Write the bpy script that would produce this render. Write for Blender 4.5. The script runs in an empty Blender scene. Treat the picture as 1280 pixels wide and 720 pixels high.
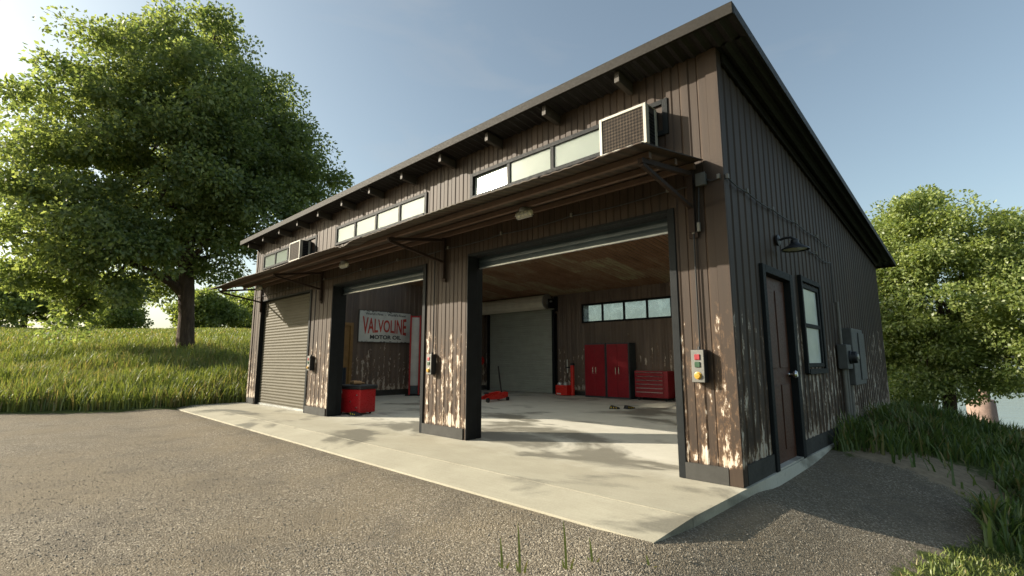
import bpy, math, random
import numpy as np
from mathutils import Vector, Matrix, Euler

random.seed(7)
RNG = np.random.default_rng(11)
K = 0.78                       # drafting units -> metres, applied to everything at the end
col = bpy.context.scene.collection
scene = bpy.context.scene

# ------------------------------------------------------------------ node helpers
def sock(node, key):
    return node.inputs[key]

def nd(nt, typ, _props=None, **kw):
    n = nt.nodes.new(typ)
    for k, v in (_props or {}).items():
        setattr(n, k, v)
    for k, v in kw.items():
        key = int(k[1:]) if k[0] == 'i' and k[1:].isdigit() else k.replace('_', ' ')
        s = n.inputs[key]
        if isinstance(v, bpy.types.NodeSocket):
            nt.links.new(v, s)
        else:
            s.default_value = v
    return n

def new_mat(name):
    m = bpy.data.materials.new(name)
    m.use_nodes = True
    nt = m.node_tree
    return m, nt, nt.nodes['Principled BSDF'], nt.nodes['Material Output']

def ramp(nt, fac, stops, interp='LINEAR'):
    n = nt.nodes.new('ShaderNodeValToRGB')
    nt.links.new(fac, n.inputs[0])
    cr = n.color_ramp
    cr.interpolation = interp
    while len(cr.elements) < len(stops):
        cr.elements.new(0.5)
    for e, (p, c) in zip(cr.elements, stops):
        e.position = p
        e.color = (c[0], c[1], c[2], 1) if not isinstance(c, (int, float)) else (c, c, c, 1)
    return n.outputs[0]

def mixc(nt, fac, a, b, blend='MIX'):
    n = nt.nodes.new('ShaderNodeMix')
    n.data_type = 'RGBA'
    n.blend_type = blend
    for s, v in ((n.inputs[0], fac), (n.inputs[6], a), (n.inputs[7], b)):
        if isinstance(v, bpy.types.NodeSocket):
            nt.links.new(v, s)
        elif isinstance(v, (int, float)):
            s.default_value = v
        else:
            s.default_value = (*v, 1)
    return n.outputs[2]

def math_n(nt, op, a, b=0.0, c=0.0, clamp=False):
    n = nt.nodes.new('ShaderNodeMath')
    n.operation = op
    n.use_clamp = clamp
    for s, v in zip(n.inputs, (a, b, c)):
        if isinstance(v, bpy.types.NodeSocket):
            nt.links.new(v, s)
        else:
            s.default_value = v
    return n.outputs[0]

def maprange(nt, v, a, b, c=0.0, d=1.0):
    n = nd(nt, 'ShaderNodeMapRange', {'clamp': True}, Value=v, From_Min=a, From_Max=b, To_Min=c, To_Max=d)
    return n.outputs[0]

def coords(nt, scale=(1, 1, 1)):
    tc = nt.nodes.new('ShaderNodeTexCoord')
    mp = nt.nodes.new('ShaderNodeMapping')
    nt.links.new(tc.outputs['Object'], mp.inputs[0])
    mp.inputs['Scale'].default_value = scale
    return mp.outputs[0]

def noise(nt, vec, scale, detail=4, rough=0.55, dist=0.0):
    return nd(nt, 'ShaderNodeTexNoise', None, Vector=vec, Scale=scale, Detail=detail, Roughness=rough, Distortion=dist).outputs[0]

def bump(nt, bsdf, h, strength, dist=0.01):
    b = nd(nt, 'ShaderNodeBump', None, Height=h, Strength=strength, Distance=dist)
    nt.links.new(b.outputs[0], bsdf.inputs['Normal'])

def simple(name, c, rough=0.5, metal=0.0, var=0.25, scale=6.0, spec=0.5, bumpy=0.0):
    """painted / plain surface with an uneven tone and uneven gloss"""
    m, nt, b, o = new_mat(name)
    v = coords(nt)
    n = noise(nt, v, scale, 6, 0.6)
    n2 = noise(nt, v, scale * 7, 4, 0.6)
    lo = tuple(x * (1 - var) for x in c)
    hi = tuple(min(1, x * (1 + var)) for x in c)
    cc = ramp(nt, n, [(0.3, lo), (0.7, hi)])
    nt.links.new(mixc(nt, 0.25, cc, ramp(nt, n2, [(0.35, lo), (0.65, hi)])), b.inputs['Base Color'])
    nt.links.new(maprange(nt, n2, 0.3, 0.7, max(0.05, rough - 0.12), min(1, rough + 0.12)), b.inputs['Roughness'])
    b.inputs['Metallic'].default_value = metal
    b.inputs['Specular IOR Level'].default_value = spec
    if bumpy:
        bump(nt, b, n2, bumpy, 0.01)
    return m

# ------------------------------------------------------------------ materials
P = 0.257                       # siding rib period in drafting units
def siding_mat(name='brown_siding', mul=(1, 1, 1)):
    m, nt, b, o = new_mat(name)
    tc = nt.nodes.new('ShaderNodeTexCoord')
    sep = nt.nodes.new('ShaderNodeSeparateXYZ')
    nt.links.new(tc.outputs['Object'], sep.inputs[0])
    u = math_n(nt, 'ADD', sep.outputs[0], sep.outputs[1])
    z = sep.outputs[2]
    comb = nt.nodes.new('ShaderNodeCombineXYZ')
    nt.links.new(u, comb.inputs[0]); nt.links.new(z, comb.inputs[2])
    nt.links.new(sep.outputs[1], comb.inputs[1])
    def mapped(s):
        mp = nt.nodes.new('ShaderNodeMapping'); nt.links.new(comb.outputs[0], mp.inputs[0]); mp.inputs['Scale'].default_value = s
        return mp.outputs[0]
    streak = noise(nt, mapped((14, 1, 0.35)), 1.0, 5, 0.6)
    blotch = noise(nt, mapped((1.2, .6, 0.8)), 1.0, 5, 0.6)
    base = ramp(nt, streak, [(0.25, (0.027, 0.0165, 0.0105)), (0.5, (0.043, 0.0265, 0.0165)), (0.75, (0.064, 0.040, 0.0245))])
    base = mixc(nt, 0.45, base, ramp(nt, blotch, [(0.3, (0.030, 0.020, 0.0145)), (0.7, (0.061, 0.0375, 0.0225))]))
    # every sheet of siding has faded a little differently
    cell = math_n(nt, 'FLOOR', math_n(nt, 'DIVIDE', u, P * K))
    wn = nt.nodes.new('ShaderNodeTexWhiteNoise'); wn.noise_dimensions = '1D'; nt.links.new(cell, wn.inputs['W'])
    base = mixc(nt, 1.0, base, ramp(nt, wn.outputs[0], [(0, .84), (1, 1.12)]), 'MULTIPLY')
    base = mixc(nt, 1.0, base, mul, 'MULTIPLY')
    # rust bleed and chipped paint, worst on the raised ribs of the lower two metres
    pp = math_n(nt, 'PINGPONG', math_n(nt, 'ADD', u, -0.27 * P * K), P * K * 0.5)
    rib = maprange(nt, pp, 0.012, 0.062, 1.0, 0.10)
    zz = math_n(nt, 'ADD', z, math_n(nt, 'MULTIPLY', math_n(nt, 'SUBTRACT', noise(nt, mapped((2.6, 1.5, 0.9)), 1.0, 4, 0.6), 0.5), 2.2))
    hgt = math_n(nt, 'MULTIPLY', maprange(nt, z, 0.06, 0.2), maprange(nt, zz, 1.35, 2.4, 1.0, 0.0))
    big = noise(nt, mapped((1.7, 1.2, 1.1)), 1.0, 3, 0.5)
    fine = noise(nt, mapped((17, 6, 5.5)), 1.0, 10, 0.74)
    s = math_n(nt, 'ADD', math_n(nt, 'MULTIPLY', fine, 0.78), math_n(nt, 'MULTIPLY', big, 0.26))
    s = math_n(nt, 'ADD', s, math_n(nt, 'MULTIPLY', rib, 0.085))
    s = math_n(nt, 'ADD', s, math_n(nt, 'MULTIPLY', math_n(nt, 'SUBTRACT', hgt, 1.0), 0.34))
    low = math_n(nt, 'MULTIPLY', maprange(nt, z, 0.22, 0.42, 1.0, 0.0), 0.10)
    s = math_n(nt, 'ADD', s, low)
    rust = maprange(nt, s, 0.545, 0.64)
    chip = maprange(nt, s, 0.618, 0.652)
    c = mixc(nt, rust, base, (0.130, 0.075, 0.040))
    c = mixc(nt, chip, c, ramp(nt, fine, [(0.45, (0.36, 0.28, 0.20)), (0.65, (0.58, 0.53, 0.46))]))
    nt.links.new(c, b.inputs['Base Color'])
    b.inputs['Roughness'].default_value = 0.62
    b.inputs['Specular IOR Level'].default_value = 0.3
    bump(nt, b, math_n(nt, 'SUBTRACT', fine, math_n(nt, 'MULTIPLY', chip, 0.3)), 0.25, 0.006)
    return m

def concrete_mat():
    m, nt, b, o = new_mat('concrete')
    v = coords(nt)
    big = noise(nt, coords(nt, (0.42, 0.62, 1)), 1.0, 7, 0.60, 0.6)
    mid = noise(nt, coords(nt, (1.7, 2.2, 1)), 1.0, 6, 0.65)
    fin = noise(nt, v, 55, 4, 0.7)
    c = ramp(nt, mid, [(0.25, (0.30, 0.275, 0.205)), (0.55, (0.37, 0.345, 0.262)), (0.8, (0.43, 0.405, 0.315))])
    s = math_n(nt, 'ADD', big, math_n(nt, 'MULTIPLY', mid, 0.22))
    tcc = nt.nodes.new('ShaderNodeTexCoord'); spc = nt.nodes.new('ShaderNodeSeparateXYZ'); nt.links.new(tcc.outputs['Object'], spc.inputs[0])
    indoor_light_tone = maprange(nt, math_n(nt, 'ADD', spc.outputs[1], math_n(nt, 'MULTIPLY', mid, 1.2)), 0.2, 1.4)  # floor colour made paler indoors to brighten the interior
    c = mixc(nt, indoor_light_tone, c, ramp(nt, mid, [(0.25, (0.52, 0.50, 0.43)), (0.75, (0.66, 0.645, 0.57))]))
    stain = maprange(nt, s, 0.625, 0.70)
    c = mixc(nt, math_n(nt, 'MULTIPLY', stain, 0.86), c, (0.085, 0.080, 0.062))
    broom = noise(nt, coords(nt, (2.0, 46, 1)), 1.0, 4, 0.6)
    c = mixc(nt, 0.15, c, ramp(nt, broom, [(0.3, (0.2, 0.185, 0.14)), (0.7, (0.45, 0.42, 0.33))]))
    c = mixc(nt, 0.16, c, ramp(nt, fin, [(0.3, (0.15, 0.14, 0.11)), (0.7, (0.5, 0.47, 0.38))]))
    nt.links.new(c, b.inputs['Base Color'])
    nt.links.new(maprange(nt, stain, 0, 1, 0.80, 0.5), b.inputs['Roughness'])
    bump(nt, b, fin, 0.2, 0.004)
    return m

def ground_mat():
    m, nt, b, o = new_mat('ground_cover')
    v = coords(nt)
    g = nt.nodes.new('ShaderNodeAttribute'); g.attribute_name = 'gravel'
    d = nt.nodes.new('ShaderNodeAttribute'); d.attribute_name = 'dirt'
    vor = nd(nt, 'ShaderNodeTexVoronoi', None, Vector=v, Scale=95.0, Randomness=1.0)
    vor2 = nd(nt, 'ShaderNodeTexVoronoi', None, Vector=v, Scale=170.0, Randomness=1.0)
    sx = nt.nodes.new('ShaderNodeSeparateColor'); nt.links.new(vor.outputs['Color'], sx.inputs[0])
    sx2 = nt.nodes.new('ShaderNodeSeparateColor'); nt.links.new(vor2.outputs['Color'], sx2.inputs[0])
    big = noise(nt, v, 0.55, 6, 0.62)
    mid = noise(nt, v, 4.0, 5, 0.65)
    st = ramp(nt, sx.outputs[0], [(0.0, (0.065, 0.057, 0.045)), (0.45, (0.165, 0.148, 0.118)), (0.80, (0.255, 0.232, 0.19)), (0.95, (0.56, 0.53, 0.46))])
    st2 = ramp(nt, sx2.outputs[0], [(0.0, (0.10, 0.09, 0.073)), (0.6, (0.205, 0.185, 0.152)), (0.97, (0.42, 0.39, 0.34))])
    grav = mixc(nt, 0.35, st, st2)
    vor3 = nd(nt, 'ShaderNodeTexVoronoi', None, Vector=v, Scale=80.0, Randomness=1.0)
    sx3 = nt.nodes.new('ShaderNodeSeparateColor'); nt.links.new(vor3.outputs['Color'], sx3.inputs[0])
    grav = mixc(nt, 0.42, grav, ramp(nt, sx3.outputs[0], [(0.0, (0.055, 0.047, 0.037)), (0.40, (0.155, 0.138, 0.110)), (0.82, (0.26, 0.235, 0.19)), (0.955, (0.72, 0.69, 0.61))]))
    dust = mixc(nt, maprange(nt, big, 0.42, 0.62, 0.0, 0.55), grav, (0.225, 0.194, 0.142))
    dust = mixc(nt, maprange(nt, noise(nt, v, 1.5, 6, 0.7), 0.5, 0.68, 0.0, 0.5), dust, (0.12, 0.112, 0.10))
    soil = ramp(nt, noise(nt, v, 9, 6, 0.7), [(0.3, (0.20, 0.155, 0.10)), (0.7, (0.36, 0.29, 0.20))])
    turf = ramp(nt, noise(nt, v, 26, 5, 0.7), [(0.3, (0.035, 0.050, 0.012)), (0.55, (0.070, 0.092, 0.022)), (0.8, (0.125, 0.135, 0.040))])
    turf = mixc(nt, maprange(nt, big, 0.4, 0.6, 0.0, 0.4), turf, (0.115, 0.125, 0.035))
    wob = math_n(nt, 'MULTIPLY', math_n(nt, 'SUBTRACT', noise(nt, v, 2.4, 9, 0.72), 0.5), 1.9)
    gm = maprange(nt, math_n(nt, 'ADD', g.outputs['Fac'], wob), 0.42, 0.58)
    dm = maprange(nt, math_n(nt, 'ADD', d.outputs['Fac'], wob), 0.40, 0.62)
    c = mixc(nt, dm, turf, soil)
    dust = mixc(nt, 1.0, dust, (0.86, 0.81, 0.735), 'MULTIPLY')
    c = mixc(nt, gm, c, dust)
    nt.links.new(c, b.inputs['Base Color'])
    b.inputs['Roughness'].default_value = 0.9
    b.inputs['Specular IOR Level'].default_value = 0.2
    h = math_n(nt, 'ADD', math_n(nt, 'MULTIPLY', vor.outputs['Distance'], -1.0), math_n(nt, 'MULTIPLY', vor2.outputs['Distance'], -0.5))
    h = math_n(nt, 'ADD', h, math_n(nt, 'MULTIPLY', vor3.outputs['Distance'], -1.3))
    h = math_n(nt, 'ADD', h, math_n(nt, 'MULTIPLY', mid, 0.8))
    bump(nt, b, h, 0.6, 0.010)
    return m

def leaf_mat(name, a, bcol, trans, dry=None):
    m, nt, b, o = new_mat(name)
    geo = nt.nodes.new('ShaderNodeNewGeometry')
    v = coords(nt)
    n = noise(nt, v, 0.5, 3, 0.5)
    r = math_n(nt, 'ADD', math_n(nt, 'MULTIPLY', geo.outputs['Random Per Island'], 0.6), math_n(nt, 'MULTIPLY', n, 0.5))
    c = ramp(nt, r, [(0.25, a), (0.74, bcol)] + ([(0.80, dry), (0.95, dry)] if dry else [(0.9, bcol)]))
    dif = nd(nt, 'ShaderNodeBsdfDiffuse', None, Color=c)
    tr = nd(nt, 'ShaderNodeBsdfTranslucent', None, Color=mixc(nt, 1.0, c, (1.0, 0.97, 0.55), 'MULTIPLY'))
    gl = nd(nt, 'ShaderNodeBsdfGlossy', None, Roughness=0.45, Color=(1, 1, 1, 1))
    m1 = nd(nt, 'ShaderNodeMixShader', None, i0=trans, i1=dif.outputs[0], i2=tr.outputs[0])
    m2 = nd(nt, 'ShaderNodeMixShader', None, i0=0.03, i1=m1.outputs[0], i2=gl.outputs[0])
    nt.links.new(m2.outputs[0], o.inputs[0])
    nt.nodes.remove(b)
    return m

def bark_mat():
    m, nt, b, o = new_mat('bark')
    v = coords(nt, (7, 7, 1.1))
    n = noise(nt, v, 1.5, 8, 0.7, 0.6)
    nt.links.new(ramp(nt, n, [(0.3, (0.030, 0.018, 0.011)), (0.55, (0.085, 0.052, 0.032)), (0.75, (0.17, 0.125, 0.085))]), b.inputs['Base Color'])
    b.inputs['Roughness'].default_value = 0.95
    bump(nt, b, n, 0.9, 0.05)
    return m

def rust_sheet_mat(name, dark=1.0, green=0.5):
    m, nt, b, o = new_mat(name)
    tc = nt.nodes.new('ShaderNodeTexCoord')
    sep = nt.nodes.new('ShaderNodeSeparateXYZ'); nt.links.new(tc.outputs['Object'], sep.inputs[0])
    cx = math_n(nt, 'FLOOR', math_n(nt, 'MULTIPLY', sep.outputs[0], 1.15))
    cy = math_n(nt, 'FLOOR', math_n(nt, 'ADD', math_n(nt, 'MULTIPLY', sep.outputs[1], 0.44), math_n(nt, 'MULTIPLY', cx, 0.37)))
    cb = nt.nodes.new('ShaderNodeCombineXYZ'); nt.links.new(cx, cb.inputs[0]); nt.links.new(cy, cb.inputs[1])
    wn = nt.nodes.new('ShaderNodeTexWhiteNoise'); nt.links.new(cb.outputs[0], wn.inputs['Vector'])
    v = coords(nt, (2.2, 0.7, 1))
    n = noise(nt, v, 1.3, 9, 0.7, 0.4)
    f = noise(nt, coords(nt), 28, 5, 0.7)
    s = math_n(nt, 'ADD', math_n(nt, 'MULTIPLY', wn.outputs[0], 0.28), math_n(nt, 'MULTIPLY', n, 0.82))
    k = dark
    c = ramp(nt, s, [(0.30, (0.050 * k, 0.024 * k, 0.011 * k)), (0.48, (0.095 * k, 0.050 * k, 0.028 * k)), (0.62, (0.115 * k, 0.084 * k, 0.054 * k)),
                     (0.80, (0.17 * k, 0.175 * k * (0.7 + .3 * green), 0.11 * k))])
    vv = math_n(nt, 'ADD', math_n(nt, 'MULTIPLY', math_n(nt, 'SINE', math_n(nt, 'MULTIPLY', sep.outputs[0], 2 * math.pi / (0.17 * K))), 0.5), 0.5)
    c = mixc(nt, 1.0, c, ramp(nt, math_n(nt, 'ADD', vv, math_n(nt, 'MULTIPLY', math_n(nt, 'SUBTRACT', n, 0.5), 1.2)), [(0.25, 0.42), (0.6, 1.1)]), 'MULTIPLY')
    c = mixc(nt, 0.3, c, ramp(nt, f, [(0.3, (0.02 * k, 0.010 * k, 0.005 * k)), (0.7, (0.18 * k, 0.12 * k, 0.065 * k))]))
    nt.links.new(c, b.inputs['Base Color'])
    b.inputs['Roughness'].default_value = 0.75
    b.inputs['Metallic'].default_value = 0.15
    bump(nt, b, f, 0.3, 0.004)
    return m

def glass_mat(name='dusty_glass', lo=(0.26, 0.31, 0.25), hi=(0.36, 0.42, 0.34), ior=1.5, rough=0.09, tfac=0.72):
    """dusty, half frosted window glass: passes daylight, scatters some of it back, still shines"""
    m, nt, b, o = new_mat(name)
    v = coords(nt)
    n = noise(nt, v, 3.5, 7, 0.65)
    cc = ramp(nt, n, [(0.3, lo), (0.7, hi)])
    dif = nd(nt, 'ShaderNodeBsdfDiffuse', None, Color=cc)
    tr = nd(nt, 'ShaderNodeBsdfTranslucent', None, Color=(0.93, 0.97, 0.93, 1))
    gl = nd(nt, 'ShaderNodeBsdfGlossy', None, Roughness=rough, Color=(1, 1, 1, 1))
    m1 = nd(nt, 'ShaderNodeMixShader', None, i0=tfac, i1=dif.outputs[0], i2=tr.outputs[0])
    fr = nd(nt, 'ShaderNodeFresnel', None, IOR=ior)
    m2 = nd(nt, 'ShaderNodeMixShader', None, i0=math_n(nt, 'MULTIPLY', fr.outputs[0], 0.9), i1=m1.outputs[0], i2=gl.outputs[0])
    nt.links.new(m2.outputs[0], o.inputs[0])
    nt.nodes.remove(b)
    return m

def clear_glass_mat():
    m, nt, b, o = new_mat('dirty_clear_glass')
    n = noise(nt, coords(nt), 4.0, 6, 0.65)
    tp = nd(nt, 'ShaderNodeBsdfTransparent', None, Color=(0.93, 0.96, 0.93, 1))
    tr = nd(nt, 'ShaderNodeBsdfTranslucent', None, Color=(0.85, 0.88, 0.83, 1))
    gl = nd(nt, 'ShaderNodeBsdfGlossy', None, Roughness=0.08)
    m1 = nd(nt, 'ShaderNodeMixShader', None, i0=maprange(nt, n, 0.35, 0.7, 0.18, 0.4), i1=tp.outputs[0], i2=tr.outputs[0])
    fr = nd(nt, 'ShaderNodeFresnel', None, IOR=1.45)
    m2 = nd(nt, 'ShaderNodeMixShader', None, i0=fr.outputs[0], i1=m1.outputs[0], i2=gl.outputs[0])
    nt.links.new(m2.outputs[0], o.inputs[0]); nt.nodes.remove(b)
    return m

def added_rooflight_mat():  # sheet material of the rooflights added to light the interior
    m, nt, b, o = new_mat('added_fibreglass_rooflight')
    n = noise(nt, coords(nt), 2.0, 6, 0.6)
    tr = nd(nt, 'ShaderNodeBsdfTranslucent', None, Color=ramp(nt, n, [(0.3, (0.90, 0.92, 0.86)), (0.7, (0.97, 0.97, 0.93))]))
    gl = nd(nt, 'ShaderNodeBsdfGlossy', None, Roughness=0.3)
    rfr = nd(nt, 'ShaderNodeBsdfTransparent', None, Color=(0.97, 0.97, 0.93, 1))
    m1 = nd(nt, 'ShaderNodeMixShader', None, i0=0.55, i1=tr.outputs[0], i2=rfr.outputs[0])
    m2 = nd(nt, 'ShaderNodeMixShader', None, i0=0.03, i1=m1.outputs[0], i2=gl.outputs[0])
    nt.links.new(m2.outputs[0], o.inputs[0]); nt.nodes.remove(b)
    return m

def water_mat():
    m, nt, b, o = new_mat('lake_water')
    v = coords(nt, (0.35, 1.0, 1))
    n = noise(nt, v, 0.7, 6, 0.6)
    b.inputs['Base Color'].default_value = (0.10, 0.13, 0.13, 1)
    b.inputs['Roughness'].default_value = 0.12
    b.inputs['Specular IOR Level'].default_value = 0.6
    bump(nt, b, n, 0.25, 0.2)
    return m

def grille_mat():
    m, nt, b, o = new_mat('expanded_metal_grille')
    tc = nt.nodes.new('ShaderNodeTexCoord')
    mp = nt.nodes.new('ShaderNodeMapping'); nt.links.new(tc.outputs['Object'], mp.inputs[0])
    mp.inputs['Rotation'].default_value = (0, math.radians(45), 0)
    ck = nd(nt, 'ShaderNodeTexChecker', None, Vector=mp.outputs[0], Scale=36.0)
    n = noise(nt, coords(nt), 9, 5, 0.6)
    c = mixc(nt, ck.outputs['Fac'], (0.012, 0.009, 0.007), ramp(nt, n, [(0.3, (0.03, 0.022, 0.016)), (0.7, (0.07, 0.053, 0.038))]))
    nt.links.new(c, b.inputs['Base Color'])
    b.inputs['Roughness'].default_value = 0.7
    b.inputs['Specular IOR Level'].default_value = 0.1
    bump(nt, b, ck.outputs['Fac'], 0.5, 0.004)
    return m

def shutter_mat(name, c):
    m, nt, b, o = new_mat(name)
    v = coords(nt, (0.5, 0.5, 9))
    n = noise(nt, v, 1.6, 6, 0.65)
    n2 = noise(nt, coords(nt), 3.0, 6, 0.65)
    nt.links.new(mixc(nt, 0.5, ramp(nt, n, [(0.3, tuple(x * .72 for x in c)), (0.7, tuple(x * 1.2 for x in c))]),
                      ramp(nt, n2, [(0.3, tuple(x * .82 for x in c)), (0.7, tuple(x * 1.12 for x in c))])), b.inputs['Base Color'])
    b.inputs['Roughness'].default_value = 0.6
    b.inputs['Specular IOR Level'].default_value = 0.15
    return m

def peel_paint(name, c, chipc, thr=0.64, scale=9, rough=0.4):
    m, nt, b, o = new_mat(name)
    v = coords(nt)
    n = noise(nt, v, scale, 9, 0.7)
    t = noise(nt, v, 2.0, 4, 0.6)
    cc = ramp(nt, t, [(0.3, tuple(x * .8 for x in c)), (0.7, tuple(x * 1.12 for x in c))])
    nt.links.new(mixc(nt, maprange(nt, n, thr, thr + 0.03), cc, chipc), b.inputs['Base Color'])
    b.inputs['Roughness'].default_value = rough
    return m

MT = dict(
    siding=siding_mat(), inner=siding_mat('brightened_grey_brown_inner_siding', (3.5, 4.3, 5.4)), concrete=concrete_mat(), ground=ground_mat(), bark=bark_mat(), glass=glass_mat(), sky_pale_glass=glass_mat('sky_pale_dusty_glass', (0.68, 0.75, 0.69), (0.84, 0.89, 0.84), 2.3, 0.2, 0.08), added_rooflight=added_rooflight_mat(), clear=clear_glass_mat(), water=water_mat(),  # inner siding greyer than outside, tone also lifted to brighten the interior
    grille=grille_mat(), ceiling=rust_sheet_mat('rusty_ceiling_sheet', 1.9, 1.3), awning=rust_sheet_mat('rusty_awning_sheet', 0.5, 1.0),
    drum=shutter_mat('pale_door_roll', (0.68, 0.64, 0.52)), shutter=shutter_mat('beige_shutter', (0.085, 0.075, 0.052)), shutter_green=shutter_mat('grey_green_shutter', (0.36, 0.375, 0.32)),
    frame=simple('dark_grey_frame', (0.013, 0.015, 0.016), 0.6, 0.0, .25, 6.0, 0.12), skirt=simple('grey_skirting', (0.05, 0.049, 0.045), 0.7, 0, .3, 4, .2),
    fascia=simple('dark_brown_fascia', (0.018, 0.0155, 0.012), 0.7, 0, .25, 6, .2), darkwood=simple('dark_rafter_wood', (0.055, 0.045, 0.036), 0.7),
    roof=simple('dark_roof_metal', (0.022, 0.020, 0.019), 0.65, 0.1), purlin=simple('rusty_purlin', (0.10, 0.058, 0.038), 0.75),
    bracket=simple('rusted_bracket_steel', (0.034, 0.022, 0.017), 0.75, 0.0, .25, 6.0, .15), cable=simple('black_cable', (0.012, 0.012, 0.012), 0.5),
    steel=simple('galvanised_steel', (0.42, 0.43, 0.42), 0.38, 0.7), chrome=simple('chrome', (0.7, 0.7, 0.7), 0.15, 1.0, 0.08),
    red=simple('red_enamel', (0.42, 0.012, 0.016), 0.32, 0.0, 0.18), darkred=simple('deep_red_enamel', (0.235, 0.006, 0.014), 0.35, 0.0, 0.15),
    brightred=simple('bright_red_paint', (0.62, 0.025, 0.016), 0.33, 0.0, 0.15),
    black=simple('black_plastic', (0.014, 0.015, 0.017), 0.5), rubber=simple('black_rubber', (0.02, 0.02, 0.02), 0.8),
    bluegrey=simple('blue_grey_steel', (0.045, 0.062, 0.07), 0.45, 0.1), cream=simple('cream_plastic', (0.36, 0.345, 0.29), 0.45, 0.0, 0.15),
    white=peel_paint('white_enamel', (0.66, 0.68, 0.62), (0.30, 0.27, 0.22), 0.70), signred=peel_paint('sign_red', (0.52, 0.055, 0.035), (0.6, 0.52, 0.44), 0.63, 16),
    signblack=peel_paint('sign_black', (0.02, 0.025, 0.028), (0.5, 0.5, 0.45), 0.66, 20), rustedge=simple('sign_rust', (0.09, 0.085, 0.075), 0.7, 0.2, .5, 14),
    postred=peel_paint('post_red', (0.46, 0.015, 0.016), (0.55, 0.5, 0.45), 0.69, 8), doorwood=simple('dark_brown_door', (0.070, 0.022, 0.008), 0.6, 0.0, 0.3),
    ochre=simple('ochre_door', (0.235, 0.135, 0.042), 0.5), drumblue=simple('dark_blue_drum', (0.018, 0.03, 0.045), 0.4, 0.1),
    boxgrey=simple('grey_electric_box', (0.075, 0.078, 0.074), 0.6, 0.0, 0.3), pvc=simple('grey_conduit', (0.16, 0.15, 0.13), 0.6, 0.0),
    control=simple('grey_control_box', (0.14, 0.138, 0.125), 0.5, 0.1), btnred=simple('red_button', (0.26, 0.012, 0.02), 0.4),
    btngreen=simple('green_button', (0.02, 0.06, 0.03), 0.3), btnyellow=simple('yellow_button', (0.42, 0.235, 0.02), 0.4),
    lampglass=simple('lamp_glass', (0.60, 0.58, 0.46), 0.2, 0.0, 0.1), tan=simple('tan_leather', (0.42, 0.25, 0.12), 0.8),
    yellow=simple('yellow_paint', (0.62, 0.47, 0.05), 0.5), pier=simple('pink_stone', (0.27, 0.19, 0.155), 0.9, 0, .3, 2.5, .3, .5),
    pierdark=simple('dark_piling', (0.16, 0.11, 0.085), 0.9, 0, .4, 5, .3, .5),
    leaf=leaf_mat('leaf_green', (0.12, 0.185, 0.065), (0.33, 0.39, 0.15), 0.66), leaf2=leaf_mat('leaf_yellow_green', (0.15, 0.22, 0.06), (0.36, 0.42, 0.14), 0.6),
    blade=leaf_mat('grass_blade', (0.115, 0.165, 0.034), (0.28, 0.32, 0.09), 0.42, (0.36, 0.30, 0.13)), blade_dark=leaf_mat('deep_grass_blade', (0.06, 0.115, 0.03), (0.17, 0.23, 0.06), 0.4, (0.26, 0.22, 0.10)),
    stone=simple('gravel_stone', (0.235, 0.215, 0.18), 0.85, 0, .6, 30), hill=simple('far_hill', (0.12, 0.12, 0.075), 0.95, 0, .3, .05),
)

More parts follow.
